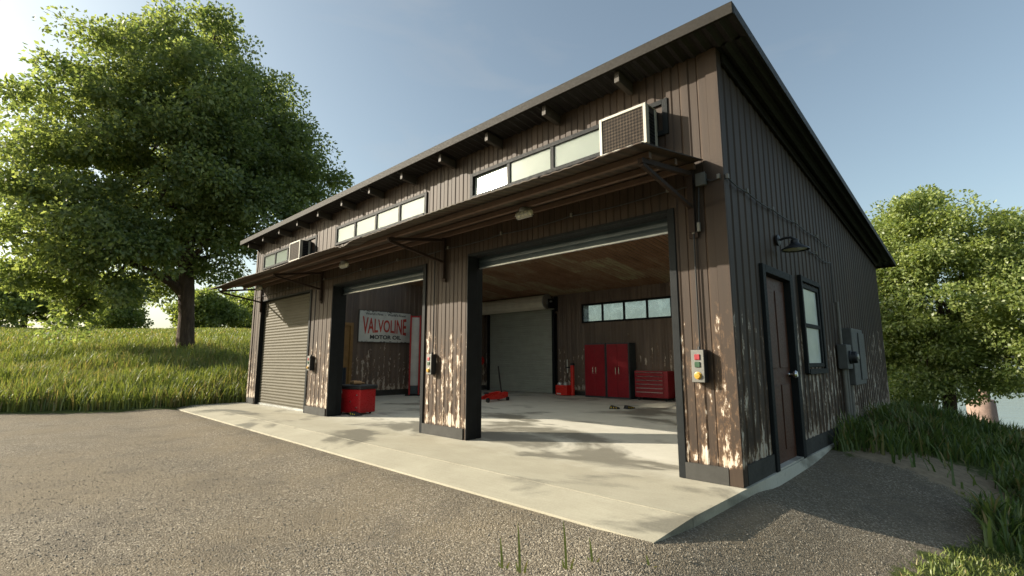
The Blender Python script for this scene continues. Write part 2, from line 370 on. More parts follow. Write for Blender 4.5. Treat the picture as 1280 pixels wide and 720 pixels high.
# ------------------------------------------------------------------ mesh helpers
class MB:
    def __init__(self):
        self.v = []; self.f = []
    def box(self, x0, x1, y0, y1, z0, z1):
        n = len(self.v)
        self.v += [(x, y, z) for z in (z0, z1) for y in (y0, y1) for x in (x0, x1)]
        self.f += [tuple(n + i for i in q) for q in ((0, 2, 3, 1), (4, 5, 7, 6), (0, 1, 5, 4), (2, 6, 7, 3), (0, 4, 6, 2), (1, 3, 7, 5))]
        return self
    def prism(self, poly, off):
        """poly: list of 3D points, extruded by the vector off"""
        n = len(self.v); k = len(poly)
        self.v += [tuple(p) for p in poly] + [tuple(p[i] + off[i] for i in range(3)) for p in poly]
        self.f += [tuple(n + i for i in reversed(range(k))), tuple(n + k + i for i in range(k))]
        self.f += [(n + i, n + (i + 1) % k, n + k + (i + 1) % k, n + k + i) for i in range(k)]
        return self
    def tube(self, pts, rad, seg=8, caps=True):
        pts = [Vector(p) for p in pts]
        if not isinstance(rad, (list, tuple)): rad = [rad] * len(pts)
        n = len(self.v)
        for i, p in enumerate(pts):
            t = (pts[min(i + 1, len(pts) - 1)] - pts[max(i - 1, 0)]).normalized()
            ref = Vector((0, 0, 1)) if abs(t.z) < 0.95 else Vector((1, 0, 0))
            a = t.cross(ref).normalized(); b = a.cross(t)
            for j in range(seg):
                th = 2 * math.pi * j / seg
                self.v.append(tuple(p + (a * math.cos(th) + b * math.sin(th)) * rad[i]))
        for i in range(len(pts) - 1):
            for j in range(seg):
                j2 = (j + 1) % seg
                self.f.append((n + i * seg + j, n + i * seg + j2, n + (i + 1) * seg + j2, n + (i + 1) * seg + j))
        if caps:
            self.f.append(tuple(n + j for j in reversed(range(seg))))
            self.f.append(tuple(n + (len(pts) - 1) * seg + j for j in range(seg)))
        return self
    def lathe(self, prof, c=(0, 0, 0), axis='z', seg=20):
        """prof: list of (radius, height)"""
        n = len(self.v)
        for r, h in prof:
            for j in range(seg):
                th = 2 * math.pi * j / seg
                a, b = r * math.cos(th), r * math.sin(th)
                p = {'z': (a, b, h), 'x': (h, a, b), 'y': (a, h, b)}[axis]
                self.v.append(tuple(c[i] + p[i] for i in range(3)))
        for i in range(len(prof) - 1):
            for j in range(seg):
                j2 = (j + 1) % seg
                self.f.append((n + i * seg + j, n + i * seg + j2, n + (i + 1) * seg + j2, n + (i + 1) * seg + j))
        if prof[0][0] > 1e-6: self.f.append(tuple(n + j for j in reversed(range(seg))))
        if prof[-1][0] > 1e-6: self.f.append(tuple(n + (len(prof) - 1) * seg + j for j in range(seg)))
        return self
    def quad(self, a, b, c, d):
        n = len(self.v); self.v += [tuple(a), tuple(b), tuple(c), tuple(d)]; self.f.append((n, n + 1, n + 2, n + 3))
        return self
    def build(self, name, m, parent=None, smooth=False, bevel=0.0, loc=None):
        me = bpy.data.meshes.new(name)
        me.from_pydata(self.v, [], self.f)
        me.update()
        import bmesh
        bm = bmesh.new(); bm.from_mesh(me); bmesh.ops.recalc_face_normals(bm, faces=bm.faces); bm.to_mesh(me); bm.free()
        me.materials.append(MT[m] if isinstance(m, str) else m)
        o = bpy.data.objects.new(name, me)
        col.objects.link(o)
        if parent is not None: o.parent = parent
        if loc is not None: o.location = loc
        if smooth:
            me.polygons.foreach_set('use_smooth', [True] * len(me.polygons))
            md = o.modifiers.new('edges', 'EDGE_SPLIT'); md.split_angle = math.radians(38)
        if bevel:
            md = o.modifiers.new('bevel', 'BEVEL'); md.width = bevel; md.segments = 2; md.limit_method = 'ANGLE'; md.angle_limit = math.radians(50)
        return o

def tag(o, label=None, cat=None, group=None, kind=None):
    if label: o['label'] = label
    if cat: o['category'] = cat
    if group: o['group'] = group
    if kind: o['kind'] = kind
    return o

def thing(name, label, cat, loc=(0, 0, 0), rz=0.0, group=None):
    o = bpy.data.objects.new(name, None)
    o.empty_display_size = 0.3
    col.objects.link(o)
    o.location = loc; o.rotation_euler = (0, 0, rz)
    return tag(o, label, cat, group)

def dup(root, loc, rz=None, label=None):
    def rec(o, parent):
        c = o.copy(); col.objects.link(c)
        if parent is not None: c.parent = parent
        for ch in list(o.children): rec(ch, c)
        return c
    r = rec(root, None)
    r.location = loc
    if rz is not None: r.rotation_euler = (0, 0, rz)
    if label: r['label'] = label
    return r

def np_mesh(name, verts, quads=None, tris=None, m=None, parent=None, loc=None, smooth=False):
    me = bpy.data.meshes.new(name)
    verts = np.asarray(verts, np.float32)
    me.vertices.add(len(verts)); me.vertices.foreach_set('co', verts.ravel())
    parts = []; tot = []
    if quads is not None and len(quads): parts.append(np.asarray(quads, np.int32).ravel()); tot.append(np.full(len(quads), 4, np.int32))
    if tris is not None and len(tris): parts.append(np.asarray(tris, np.int32).ravel()); tot.append(np.full(len(tris), 3, np.int32))
    idx = np.concatenate(parts); tot = np.concatenate(tot)
    me.loops.add(len(idx)); me.loops.foreach_set('vertex_index', idx)
    me.polygons.add(len(tot))
    me.polygons.foreach_set('loop_start', np.concatenate([[0], np.cumsum(tot)[:-1]]).astype(np.int32))
    me.polygons.foreach_set('loop_total', tot)
    if smooth: me.polygons.foreach_set('use_smooth', np.ones(len(tot), bool))
    me.update(calc_edges=True); me.validate()
    if m: me.materials.append(MT[m])
    o = bpy.data.objects.new(name, me); col.objects.link(o)
    if parent is not None: o.parent = parent
    if loc is not None: o.location = loc
    return o

# ------------------------------------------------------------------ terrain
def sst(a, b, x):
    t = np.clip((x - a) / (b - a), 0, 1); return t * t * (3 - 2 * t)

def field_d(x, y):
    return np.maximum(0, np.minimum((x + 17.4) * -.819 + (y + 2.5) * .575, -(x + 17.25)))

def height(x, y):
    x = np.asarray(x, float); y = np.asarray(y, float)
    d = field_d(x, y)
    w = sst(-5, -24, x) if False else 1 - sst(-24, -5, x)
    z = -0.16 + 5.85 * (1 - np.exp(-d / 27.0)) + 0.35 * np.sin(x * .11 + 1) * np.sin(y * .09) * sst(4, 40, d)
    # right of the building the yard drops gently, behind it the bank falls to the lake
    right = np.clip(x, 0, 5)
    z = z - right * (0.26 - 0.15 * sst(2.5, 9.0, y)) * sst(-14, -8, y)
    mound = 0.20 * np.exp(-((x - 0.9) / 1.3) ** 2) * sst(1.8, 4.8, y) * (1 - sst(10.5, 13, y))
    g = np.maximum(0, (y - 11.6) * 0.9 + np.maximum(x, -2) * 0.12)
    fall = 6.2 * (1 - np.exp(-(g / 16.0) ** 1.25))
    bump_ = 0.03 * np.sin(x * 1.7 + y * .6) * np.sin(y * 1.3 - x * .4) * sst(1.5, 3, x + np.maximum(0, y))
    z = z + 0.090 * np.exp(-((y + 2.5) / .6) ** 2) * (1 - sst(0.15, 1.2, x)) * sst(-19.5, -18, x)
    z = z + 0.075 * sst(-.6, .05, x) * (1 - sst(.25, 1.1, x)) * sst(-3.2, -2.3, y) * (1 - sst(.2, 1.2, y)) * (1 - .9 * np.exp(-((y + 2.5) / .6) ** 2))
    return z + (mound - fall) * (1 - w) + bump_

def gravel_mask(x, y):
    d = field_d(x, y)
    left = 1 - sst(-0.25, 0.35, np.minimum((x + 17.4) * -.819 + (y + 2.5) * .575, -(x + 17.25) + 0.4))
    # tongue of gravel along the side wall, lawn beyond it
    edge = 1.48 + 0.25 * np.clip(y - .3, 0, 2.2) - 0.15 * np.maximum(0, y - 2.5)
    right = 1 - sst(-0.35, 0.35, x - edge)
    back = 1 - sst(3.5, 4.6, y)
    back = np.where(x < -17.0, 1, back)
    return np.clip(left * right * back, 0, 1)

def dirt_mask(x, y):
    a = sst(0.15, 0.5, x) * sst(3.5, 4.0, y) * (1 - sst(5.0, 6.6, y)) * (1 - sst(1.9, 2.7, x))
    return np.clip(a, 0, 1)

def axis(lo, a, b, hi, step):
    core = np.arange(a, b + 1e-6, step)
    def ext(start, end, sgn):
        out = []; p = start; s = step
        while abs(p - end) > 1e-6 and (end - p) * sgn > 0:
            s *= 1.22; p = p + sgn * s
            if (end - p) * sgn < 0: p = end
            out.append(p)
        return out
    return np.array(list(reversed(ext(a, lo, -1))) + list(core) + ext(b, hi, 1))

gx = axis(-3000, -27, 7, 3000, 0.3); gy = axis(-3000, -9, 17, 3000, 0.3)
GX, GY = np.meshgrid(gx, gy)
GZ = height(GX, GY)
nx, ny = len(gx), len(gy)
ii = np.arange(nx * ny).reshape(ny, nx)
q = np.stack([ii[:-1, :-1], ii[:-1, 1:], ii[1:, 1:], ii[1:, :-1]], -1).reshape(-1, 4)
ground = np_mesh('ground', np.stack([GX.ravel(), GY.ravel(), GZ.ravel()], 1), q, None, 'ground', smooth=True)
tag(ground, 'gravel yard and grassy ground around the garage', 'ground', kind='structure')
for nm, fn in (('gravel', gravel_mask), ('dirt', dirt_mask)):
    at = ground.data.attributes.new(nm, 'FLOAT', 'POINT')
    at.data.foreach_set('value', fn(GX, GY).ravel().astype(np.float32))

WZ = -4.3
w = MB().quad((-60, 14, WZ), (4000, 14, WZ), (4000, 6000, WZ), (-60, 6000, WZ)).build('lake_water', 'water')
tag(w, 'pale calm lake water behind the right hand tree', 'water', kind='structure')

# far low hill beyond the field
hv = []
for i in range(41):
    t = i / 40
    hx = -620; hy = -160 + 330 * t
    hh = 4 + 33 * math.exp(-((t - 0.42) / 0.16) ** 2) + 2 * math.sin(9 * t)
    hv.append((hx, hy, hh))
mbh = MB()
for i in range(40):
    a, b = hv[i], hv[i + 1]
    mbh.quad((a[0] + 90, a[1], 0), (b[0] + 90, b[1], 0), b, a)
    mbh.quad(a, b, (b[0] - 120, b[1], 0), (a[0] - 120, a[1], 0))
tag(mbh.build('hills', 'hill', smooth=True), 'low hazy hill far beyond the field', 'hill', kind='structure')

# ------------------------------------------------------------------ garage
L, D, DI = 17.1, 11.95, 11.5
T = 0.21
SL = 0.107
HF = 5.76
def soff(y): return HF - SL * y
DOORS = [(-16.36, -12.32), (-10.87, -6.56), (-5.08, -0.77)]
HD = 3.6
WIN = [(-16.41, -12.12), (-10.84, -6.55), (-5.0, -0.73)]
WZ0, WZ1 = 4.78, 5.27
BD = (-16.55, -12.15)           # roller door in the back wall
BW = (-10.63, -6.4)

slab = MB()
slab.box(-17.6, 0.06, -1.5, D + 0.08, -0.9, 0)
slab.prism([(0, -1.5, 0), (0, -2.02, -0.135), (0, -2.02, -0.6), (0, -1.5, -0.6)], (0.06, 0, 0))
slab.v = slab.v[:8]; slab.f = slab.f[:6]
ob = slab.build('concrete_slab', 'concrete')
tag(ob, 'pale stained concrete floor slab of the garage', 'slab', kind='structure')
ap = MB().prism([(-17.75, -1.508, -0.003), (-17.95, -2.02, -0.14), (-17.95, -2.02, -0.6), (-17.75, -1.508, -0.6)], (0, 0, 0))
ap.v = []; ap.f = []
xs = [-17.8, 0.055]
A = [(-17.7, -1.508, -0.003), (0.058, -1.508, -0.003), (0.02, -2.22, -0.068), (-17.6, -2.08, -0.068)]
n = 0
ap.v = A + [(p[0], p[1], -0.7) for p in A]
ap.f = [(0, 1, 2, 3), (7, 6, 5, 4), (0, 4, 5, 1), (1, 5, 6, 2), (2, 6, 7, 3), (3, 7, 4, 0)]
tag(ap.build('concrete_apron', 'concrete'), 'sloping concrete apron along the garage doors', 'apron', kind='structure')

garage = thing('garage_building', 'long dark brown metal sided garage with three vehicle doors and a slanting roof', 'building')

PROF = [(0.00, 0.0), (0.07, 0.013), (0.46, 0.013), (0.55, 0.0), (0.94, 0.0), (0.965, -0.008)]
def rib_breaks(u0, u1, phase):
    out = []
    k0 = math.floor((u0 + phase) / P) - 1; k1 = math.ceil((u1 + phase) / P) + 1
    pts = []
    for k in range(k0, k1 + 1):
        for f, o in PROF: pts.append(((k + f) * P - phase, o))
    def at(u):
        for (a, oa), (b, ob_) in zip(pts, pts[1:]):
            if a <= u <= b: return oa + (ob_ - oa) * (u - a) / max(b - a, 1e-9)
        return 0.0
    out = [(u0, at(u0))] + [p for p in pts if u0 + 1e-4 < p[0] < u1 - 1e-4] + [(u1, at(u1))]
    return out

def rib_wall(pos, u0, u1, z0, ztop, openings, phase):
    """ribbed metal siding; pos(u, z, off) gives the point; openings: (ua, ub, za, zb)"""
    mb = MB()
    ue = sorted({u0, u1, *[o[0] for o in openings], *[o[1] for o in openings]})
    ue = [u for u in ue if u0 <= u <= u1]
    for a, b in zip(ue, ue[1:]):
        mid = (a + b) / 2
        holes = sorted([(o[2], o[3]) for o in openings if o[0] <= mid <= o[1]])
        spans = []; z = z0
        for h0, h1 in holes:
            if h0 > z + 1e-4: spans.append((z, h0))
            z = h1
        spans.append((z, None))
        br = rib_breaks(a, b, phase)
        for za, zb in spans:
            for (ua, oa), (ub, ob_) in zip(br, br[1:]):
                t0 = ztop(ua) if zb is None else zb; t1 = ztop(ub) if zb is None else zb
                mb.quad(pos(ua, za, oa), pos(ub, za, ob_), pos(ub, t1, ob_), pos(ua, t0, oa))
    return mb

fo = [(a, b, 0, HD) for a, b in DOORS] + [(a, b, WZ0, WZ1) for a, b in WIN]
so = [(1.3, 2.5, 0, 2.8), (3.25, 4.4, 1.43, 2.84)]
bo = [(*BD, 0, HD), (*BW, 3.17, 3.96)]
Z0 = 0.0
def W(mb, label=None, m='siding'):
    o = mb.build('wall', m, garage)
    if label: o['label'] = label
    return o
W(rib_wall(lambda u, z, o: (u, -o, z), -L, 0, Z0, lambda u: soff(0), fo, 0))
W(rib_wall(lambda u, z, o: (o, u, z), 0, D, Z0, lambda u: soff(u), so, 0))
W(rib_wall(lambda u, z, o: (-L - o, u, z), 0, D, Z0, lambda u: soff(u), [], -L))
W(rib_wall(lambda u, z, o: (u, D + o, z), -L, 0, Z0, lambda u: soff(D), bo, D))
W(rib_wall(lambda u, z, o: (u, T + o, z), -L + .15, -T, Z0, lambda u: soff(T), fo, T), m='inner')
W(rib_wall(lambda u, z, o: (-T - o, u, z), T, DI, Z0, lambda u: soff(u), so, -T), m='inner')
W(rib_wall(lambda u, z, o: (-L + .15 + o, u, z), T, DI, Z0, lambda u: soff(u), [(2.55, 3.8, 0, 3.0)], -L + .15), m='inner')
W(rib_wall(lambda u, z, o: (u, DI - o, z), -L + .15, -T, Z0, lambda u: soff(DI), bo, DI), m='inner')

# skirting round the foot of the walls
for a, b in ((-L, -16.44), (-12.24, -10.95), (-6.48, -5.16), (-0.69, -0.14)): MB().box(a, b, -0.034, 0.0, 0.004, 0.21).build('skirting', 'skirt', garage)
for bx4 in ((0.0, 0.034, 0.13, 1.165, 0.004, 0.24), (0.0, 0.034, 2.665, D, 0.004, 0.24)): MB().box(*bx4).build('skirting', 'skirt', garage)
for bx4 in ((-L + .15, -L + .19, T + .05, 2.465, 0.004, 0.24), (-L + .15, -L + .19, 3.885, DI - .05, 0.004, 0.24), (-11.9, -T - .06, DI - .04, DI, 0.004, 0.18), (-L + .2, -16.75, DI - .04, DI, 0.004, 0.18)):
    MB().box(*bx4).build('skirting', 'skirt', garage)
MB().box(-0.13, 0.028, -0.030, 0.0, 0.004, soff(0) - .003).box(0.0, 0.030, 0.001, 0.12, 0.005, soff(0.12) - .003).build('corner_trim', 'siding', garage)
MB().box(-L - 0.03, -L + 0.10, -0.030, 0.0, 0.004, soff(0) - .003).build('corner_trim', 'siding', garage)
# board under the eave of the side wall
MB().prism([(0.028, 0.14, soff(.14) - .004), (0.028, D, soff(D) - .004), (0.028, D, soff(D) - .16), (0.028, 0.14, soff(.14) - .16)], (0.03, 0, 0)).build('eave_board', 'fascia', garage)

# ---- doors: jambs, header and rolled or closed shutters
def slat_curtain(x0, x1, y, z0, z1, per=0.095, amp=0.012, sgn=-1):
    mb = MB(); n = int((z1 - z0) / per * 4); pts = []
    for i in range(n + 1):
        z = z0 + (z1 - z0) * i / n
        ph = (z / per) % 1.0
        pts.append((z, amp * (math.sin(2 * math.pi * ph) * 0.4 + math.sin(math.pi * ph))))
    nx_ = 6
    for (za, oa), (zb, ob_) in zip(pts, pts[1:]):
        mb.quad((x0, y + sgn * oa, za), (x1, y + sgn * oa, za), (x1, y + sgn * ob_, zb), (x0, y + sgn * ob_, zb))
    return mb

def roll_shape(xa, xb, y, z, r):
    mb = MB(); seg = 40
    for i in range(seg):
        pass
    prof = [(r, xa), (r, xb)]
    n = len(mb.v)
    N = 72
    for x in (xa, xb):
        for j in range(N):
            th = 2 * math.pi * j / N
            rr = r + 0.008 * math.sin(24 * th)
            mb.v.append((x, y + rr * math.cos(th), z + rr * math.sin(th)))
    for j in range(N):
        j2 = (j + 1) % N
        mb.f.append((n + j, n + j2, n + N + j2, n + N + j))
    mb.f.append(tuple(n + j for j in range(N))); mb.f.append(tuple(n + N + j for j in range(N)))
    return mb

def end_fittings(parent, xa, xb, y, z, r, wall_y):
    for x, s in ((xa, -1), (xb, 1)):
        MB().lathe([(r + .03, 0), (r + .03, .03), (r - .06, .035), (r - .10, .02), (.09, .02), (.09, .07), (.045, .07), (.045, .30)] if s > 0 else
                   [(r + .03, 0), (r + .03, -.03), (.09, -.03), (.09, -.07), (.045, -.07), (.045, -.25)], (x, y, z), 'x', 24).build('roll_end', 'steel', parent, smooth=True)
        bx = x + s * 0.16
        MB().box(min(bx, bx + s * .03), max(bx, bx + s * .03), min(y - .1, wall_y), max(y + .1, wall_y), z - .30, z + .12).box(bx - .06, bx + .12, min(wall_y, wall_y + .04 * (1 if wall_y < y else -1)), max(wall_y, wall_y + .04 * (1 if wall_y < y else -1)), z - .42, z + .25).build('roll_bracket', 'frame', parent)

for i, (a, b) in enumerate(DOORS):
    fr = MB()
    fr.box(a - .012, a + .015, -.022, T + .03, 0.004, HD + .035)
    fr.box(b - .015, b + .09, -.032, T + .03, 0.004, HD + .035)
    fr.box(a + .015, b - .015, -.028, T + .03, HD - .015, HD + .035)
    fr.build('door_frame', 'frame', garage, bevel=0.006)
    if i == 0:
        sh = slat_curtain(a + .03, b - .03, 0.13, 0.02, HD - .0).build('roller_door', 'shutter', garage)
        sh['label'] = 'closed beige slatted roller door'
        MB().box(a + .04, b - .04, 0.09, 0.17, 0.006, 0.07).build('bottom_bar', 'steel', sh)
    else:
        sh = slat_curtain(a - .07, b + .07, T + .11, HD - .20, HD + .5).build('roller_door', 'bluegrey', garage)
        sh['label'] = 'open roller door wound up above its opening'
        MB().box(a - .06, b + .06, T + .09, T + .135, HD - .222, HD - .2005).build('bottom_bar', 'steel', sh)
        roll_shape(a + .02, b - .02, T + .42, HD + .55, .31).build('roll', 'shutter', sh, smooth=False)
        end_fittings(sh, a + .02, b - .02, T + .42, HD + .55, .31, T + .026)
    for x in ((a - .07, b + .07) if i else (a + .06, b - .06)):
        MB().box(x - .045, x + .045, T + .034 if i else 0.19, T + .2 if i else T + .10, 0.004, HD + .4 if i else HD - .02).build('guide_rail', 'frame', sh)

a, b = BD
fr = MB()
fr.box(a - .07, a + .015, DI - .05, DI + .02, 0.004, HD + .07); fr.box(b - .015, b + .07, DI - .05, DI + .02, 0.004, HD + .07); fr.box(a + .015, b - .015, DI - .02, DI + .02, HD - .02, HD + .07)
fr.build('door_frame', 'frame', garage)
sh = slat_curtain(a, b, DI - .10, 0.02, HD + .5, sgn=-1, per=.10).build('roller_door', 'shutter_green', garage)
sh['label'] = 'closed grey green slatted roller door in the back wall'
MB().box(a, b, DI + .05, DI + .4, 0.004, HD - .02).build('bottom_bar', 'steel', sh)
roll_shape(a - .35, b - .15, DI - .46, HD + .60, .33).build('roll', 'drum', sh)
end_fittings(sh, a - .35, b - .15, DI - .46, HD + .60, .33, DI - .026)
for x in (a + .02, b - .02):
    MB().box(x - .075, x + .075, DI - .20, DI - .135, 0.004, HD + .25).build('guide_rail', 'frame', sh)

# ---- windows
tilt = (-5.0, 0)
def window(pos, u0, u1, z0, z1, n, skip=(), label=None, rail=None, glass='glass'):
    """pos(u, off, z): off grows outward"""
    fr = MB(); fw_ = 0.055
    def bx(mb, ua, ub, oa, ob_, za, zb):
        p, q_ = pos(ua, oa, za), pos(ub, ob_, zb)
        mb.box(min(p[0], q_[0]), max(p[0], q_[0]), min(p[1], q_[1]), max(p[1], q_[1]), min(p[2], q_[2]), max(p[2], q_[2]))
    bx(fr, u0 - .03, u0 + fw_, -.05, .034, z0 - .03, z1 + .03); bx(fr, u1 - fw_, u1 + .03, -.05, .034, z0 - .03, z1 + .03)
    bx(fr, u0 + fw_, u1 - fw_, -.05, .034, z1 - .045, z1 + .03); bx(fr, u0 + fw_, u1 - fw_, -.05, .045, z0 - .03, z0 + .04)
    wd = (u1 - u0) / n
    for i in range(1, n): bx(fr, u0 + wd * i - .04, u0 + wd * i + .04, -.045, .028, z0 + .04, z1 - .045)
    if rail: bx(fr, u0 + fw_, u1 - fw_, -.045, .028, rail - .035, rail + .035)
    f = fr.build('window', 'frame', garage, bevel=.004)
    if label: f['label'] = label
    for i in range(n):
        ua = u0 + wd * i + (.05 if i == 0 else .03); ub = u0 + wd * (i + 1) - (.05 if i == n - 1 else .03)
        if i in skip:
            p = MB(); bx(p, ub - .36, ub, -.03, -.005, z0 + .03, z1 - .03); p.build('filler_panel', 'siding', f); continue
        for za, zb in ([(z0 + .03, rail - .02), (rail + .02, z1 - .035)] if rail else [(z0 + .03, z1 - .035)]):
            p = MB(); bx(p, ua, ub, -.012, .0, za, zb)
            if (u0, i) == tilt:                      # hopper pane left ajar, its top leaning in
                p.v = [(x, y + .041 * (z - za) - .025 * (x - ub) + .002, z) for x, y, z in p.v]
            p.build('pane', glass, f)
    return f
front = lambda u, o, z: (u, -o, z)
window(front, *WIN[0], WZ0, WZ1, 4, (3,)); window(front, *WIN[1], WZ0, WZ1, 4); window(front, *WIN[2], WZ0, WZ1, 4, (3,))
window(lambda u, o, z: (u, DI - o, z), *BW, 3.17, 3.96, 4, glass='clear')
MB().box(BW[0] - .06, BW[0], DI + .06, D + .03, 3.11, 4.02).box(BW[1], BW[1] + .06, DI + .06, D + .03, 3.11, 4.02).box(BW[0], BW[1], DI + .06, D + .03, 3.96, 4.02).box(BW[0], BW[1], DI + .06, D + .03, 3.11, 3.17).build('window_reveal', 'frame', garage)
window(lambda u, o, z: (o, u, z), 3.25, 4.4, 1.43, 2.84, 1, rail=2.13, glass='sky_pale_glass')  # dusty pane whitened further, its colour standing in for reflected sky
MB().box(-.03, .075, 3.12, 3.20, 1.30, 2.99).box(-.03, .055, 4.45, 4.56, 1.30, 2.96).box(-.03, .055, 3.20, 4.45, 2.90, 2.99).box(-.03, .085, 3.20, 4.45, 1.28, 1.37).build('window_trim', 'frame', garage, bevel=.004)

# ---- side door
MB().box(-.09, .06, 1.17, 1.30, 0.004, 2.92).box(-.09, .06, 2.50, 2.66, 0.004, 2.92).box(-.09, .06, 1.30, 2.50, 2.80, 2.92).build('door_frame', 'frame', garage, bevel=.006)
dr = MB().box(-.09, -.045, 1.31, 2.49, 0.012, 2.79).build('door', 'doorwood', garage)
dr['label'] = 'dark brown side door'
pn = MB()
for y0, y1, z0, z1 in ((1.45, 1.85, .2, 1.15), (1.97, 2.36, .2, 1.15), (1.45, 1.85, 1.4, 2.6), (1.97, 2.36, 1.4, 2.6)): pn.box(-.045, -.03, y0, y1, z0, z1)
pn.build('door_panel', 'doorwood', dr, bevel=.01)
MB().lathe([(.05, -.045), (.05, -.03), (.02, -.03), (.02, .015), (.055, .03), (.06, .06), (.04, .085), (0, .09)], (0, 2.40, 1.30), 'x', 16).build('door_knob', 'chrome', dr, smooth=True)
MB().box(-.2, .05, 1.30, 2.50, 0.0045, 0.03).build('threshold', 'concrete', garage)
# ochre door in the left wall, seen through the middle opening
od = MB().box(-L + .10, -L + .16, 2.60, 3.75, 0.01, 2.95).build('door', 'ochre', garage)
od['label'] = 'ochre inner door in the left wall'
MB().box(-L + .08, -L + .22, 2.47, 2.60, 0.004, 3.08).box(-L + .08, -L + .22, 3.75, 3.88, 0.004, 3.08).box(-L + .08, -L + .22, 2.60, 3.75, 2.95, 3.08).build('door_frame', 'ochre', od)

# ---- roof
RX0, RX1, RY0, RY1 = -17.42, 0.42, -0.50, 12.5
LY0, LY1 = 0.36, 6.45
ADDED_LIGHTS = [(-16.78 + 1.18 * k, -16.78 + 1.18 * k + 1.13) for k in range(14)]  # strips of added rooflight, put in to let daylight brighten the interior
rf = MB()
def slope_box(x0, x1, y0, y1, a, b):
    rf.prism([(x0, y0, soff(y0) + a), (x0, y1, soff(y1) + a), (x0, y1, soff(y1) + b), (x0, y0, soff(y0) + b)], (x1 - x0, 0, 0))
slope_box(RX0, RX1, RY0, LY0, .03, .10); slope_box(RX0, RX1, LY1, RY1, .03, .10)
edge = [RX0] + [e for l in ADDED_LIGHTS for e in l] + [RX1]
for a, b in zip(edge[::2], edge[1::2]): slope_box(a, b, LY0, LY1, .03, .10)
roof = rf.build('roof', 'roof', garage)
def corrugated(x0, x1, y0, y1, up=0.0, per=0.17, mb=None, amp=0.026):
    mb = mb or MB(); n = max(4, int((x1 - x0) / per * 4))
    pr = [(x0 + (x1 - x0) * i / n, amp * math.sin(2 * math.pi * i / 4 + .4) + up) for i in range(n + 1)]
    for (xa, oa), (xb, ob_) in zip(pr, pr[1:]):
        mb.quad((xa, y0, soff(y0) + oa), (xb, y0, soff(y0) + ob_), (xb, y1, soff(y1) + ob_), (xa, y1, soff(y1) + oa))
    return mb
for a, b in ADDED_LIGHTS: corrugated(a, b, LY0, LY1, .07, amp=.009).build('added_rooflight', 'added_rooflight', roof)
cs = corrugated(-L, 0, LY1, D); corrugated(-L, 0, 0, LY0, mb=cs)
edge[0], edge[-1] = -L, 0.0
for a, b in zip(edge[::2], edge[1::2]): corrugated(a, b, LY0, LY1, mb=cs)
cs.build('ceiling_sheet', 'ceiling', roof)
sf = corrugated(RX0, RX1, RY0, 0.0); corrugated(RX0, RX1, D, RY1, mb=sf); corrugated(RX0, -L, 0, D, mb=sf); corrugated(0, RX1, 0, D, mb=sf)
sf.build('soffit', 'roof', roof)
MB().box(RX0 - .03, RX1 + .03, RY0 - .05, RY0 - .002, soff(RY0) - .055, soff(RY0) + .105).build('fascia', 'fascia', roof, bevel=.006)
MB().box(RX0 - .03, RX1 + .03, RY1 + .002, RY1 + .05, soff(RY1) - .055, soff(RY1) + .105).build('fascia', 'fascia', roof)
for xa in (RX0 - .03, RX1 + .002):
    MB().prism([(xa, RY0 - .0, soff(RY0) - .03), (xa, RY1, soff(RY1) - .03), (xa, RY1, soff(RY1) + .10), (xa, RY0, soff(RY0) + .10)], (.028, 0, 0)).build('fascia', 'roof', roof)
for i in range(12):
    x = -1.28 - 1.42 * i
    MB().prism([(x - .042, -.43, soff(-.43) - .03), (x - .042, -.036, soff(-.03) - .03), (x - .042, -.036, soff(-.03) - .20), (x - .042, -.43, soff(-.43) - .20)], (.084, 0, 0)).build('rafter', 'darkwood', roof, bevel=.006)

# ---- awning
AX0, AX1 = -16.45, -0.225
def awz(y): return 4.205 + (y / 1.70) * (4.205 - 3.905)      # y is negative
aw = MB(); nxs = 620; rows = 9
random.seed(5)
shift = [random.uniform(-.02, .02) for _ in range(40)]
topv = []
for i in range(nxs + 1):
    x = AX1 + (AX0 - AX1) * i / nxs
    s = shift[int((x - AX0) / .92)]
    droop = -0.075 * math.exp(-((x + 7.0) / .22) ** 2)
    if x < -7.1: droop -= 0.03
    for j in range(rows):
        t = j / (rows - 1)
        y = -0.035 - (1.665 + s) * t
        z = awz(y) + 0.004 * math.sin(2 * math.pi * x / 0.17) + droop * t ** 2 + 0.012 * math.sin(x * 1.3) * t
        topv.append((x, y, z))
nv = len(topv)
aw.v = topv + [(p[0], p[1], p[2] + .014) for p in topv]
for i in range(nxs):
    for j in range(rows - 1):
        a0 = i * rows + j
        aw.f.append((a0, a0 + 1, a0 + rows + 1, a0 + rows)); aw.f.append((nv + a0, nv + a0 + rows, nv + a0 + rows + 1, nv + a0 + 1))
    for j in (0, rows - 1):
        a0 = i * rows + j; aw.f.append((a0, a0 + rows, nv + a0 + rows, nv + a0))
for i in (0, nxs):
    for j in range(rows - 1):
        a0 = i * rows + j; aw.f.append((a0, a0 + 1, nv + a0 + 1, nv + a0))
awning = aw.build('awning', 'awning', garage)
for y, x1 in ((-1.28, -.345), (-.62, -.335), (-.085, -.325)):
    MB().box(AX0 + .05, x1, y - .032, y + .032, awz(y) - .10, awz(y) - .018).build('purlin', 'purlin', awning, bevel=.004)
for x in (-.41, -5.82, -11.55, -16.3):
    br = MB()
    br.box(x - .04, x + .04, -.09, -.026, 3.22, 4.10)
    def bar(p, q_, w_=.03):
        br.prism([(x - w_, p[0], p[1] - w_), (x - w_, q_[0], q_[1] - w_), (x - w_, q_[0], q_[1] + w_), (x - w_, p[0], p[1] + w_)], (2 * w_, 0, 0))
    bar((-.09, 4.04), (-1.41, 3.835)); bar((-.085, 3.57), (-1.38, 3.80), .025)
    br.box(x - .06, x + .06, -.05, -.026, 3.15, 3.22)
    br.build('bracket', 'bracket', awning)

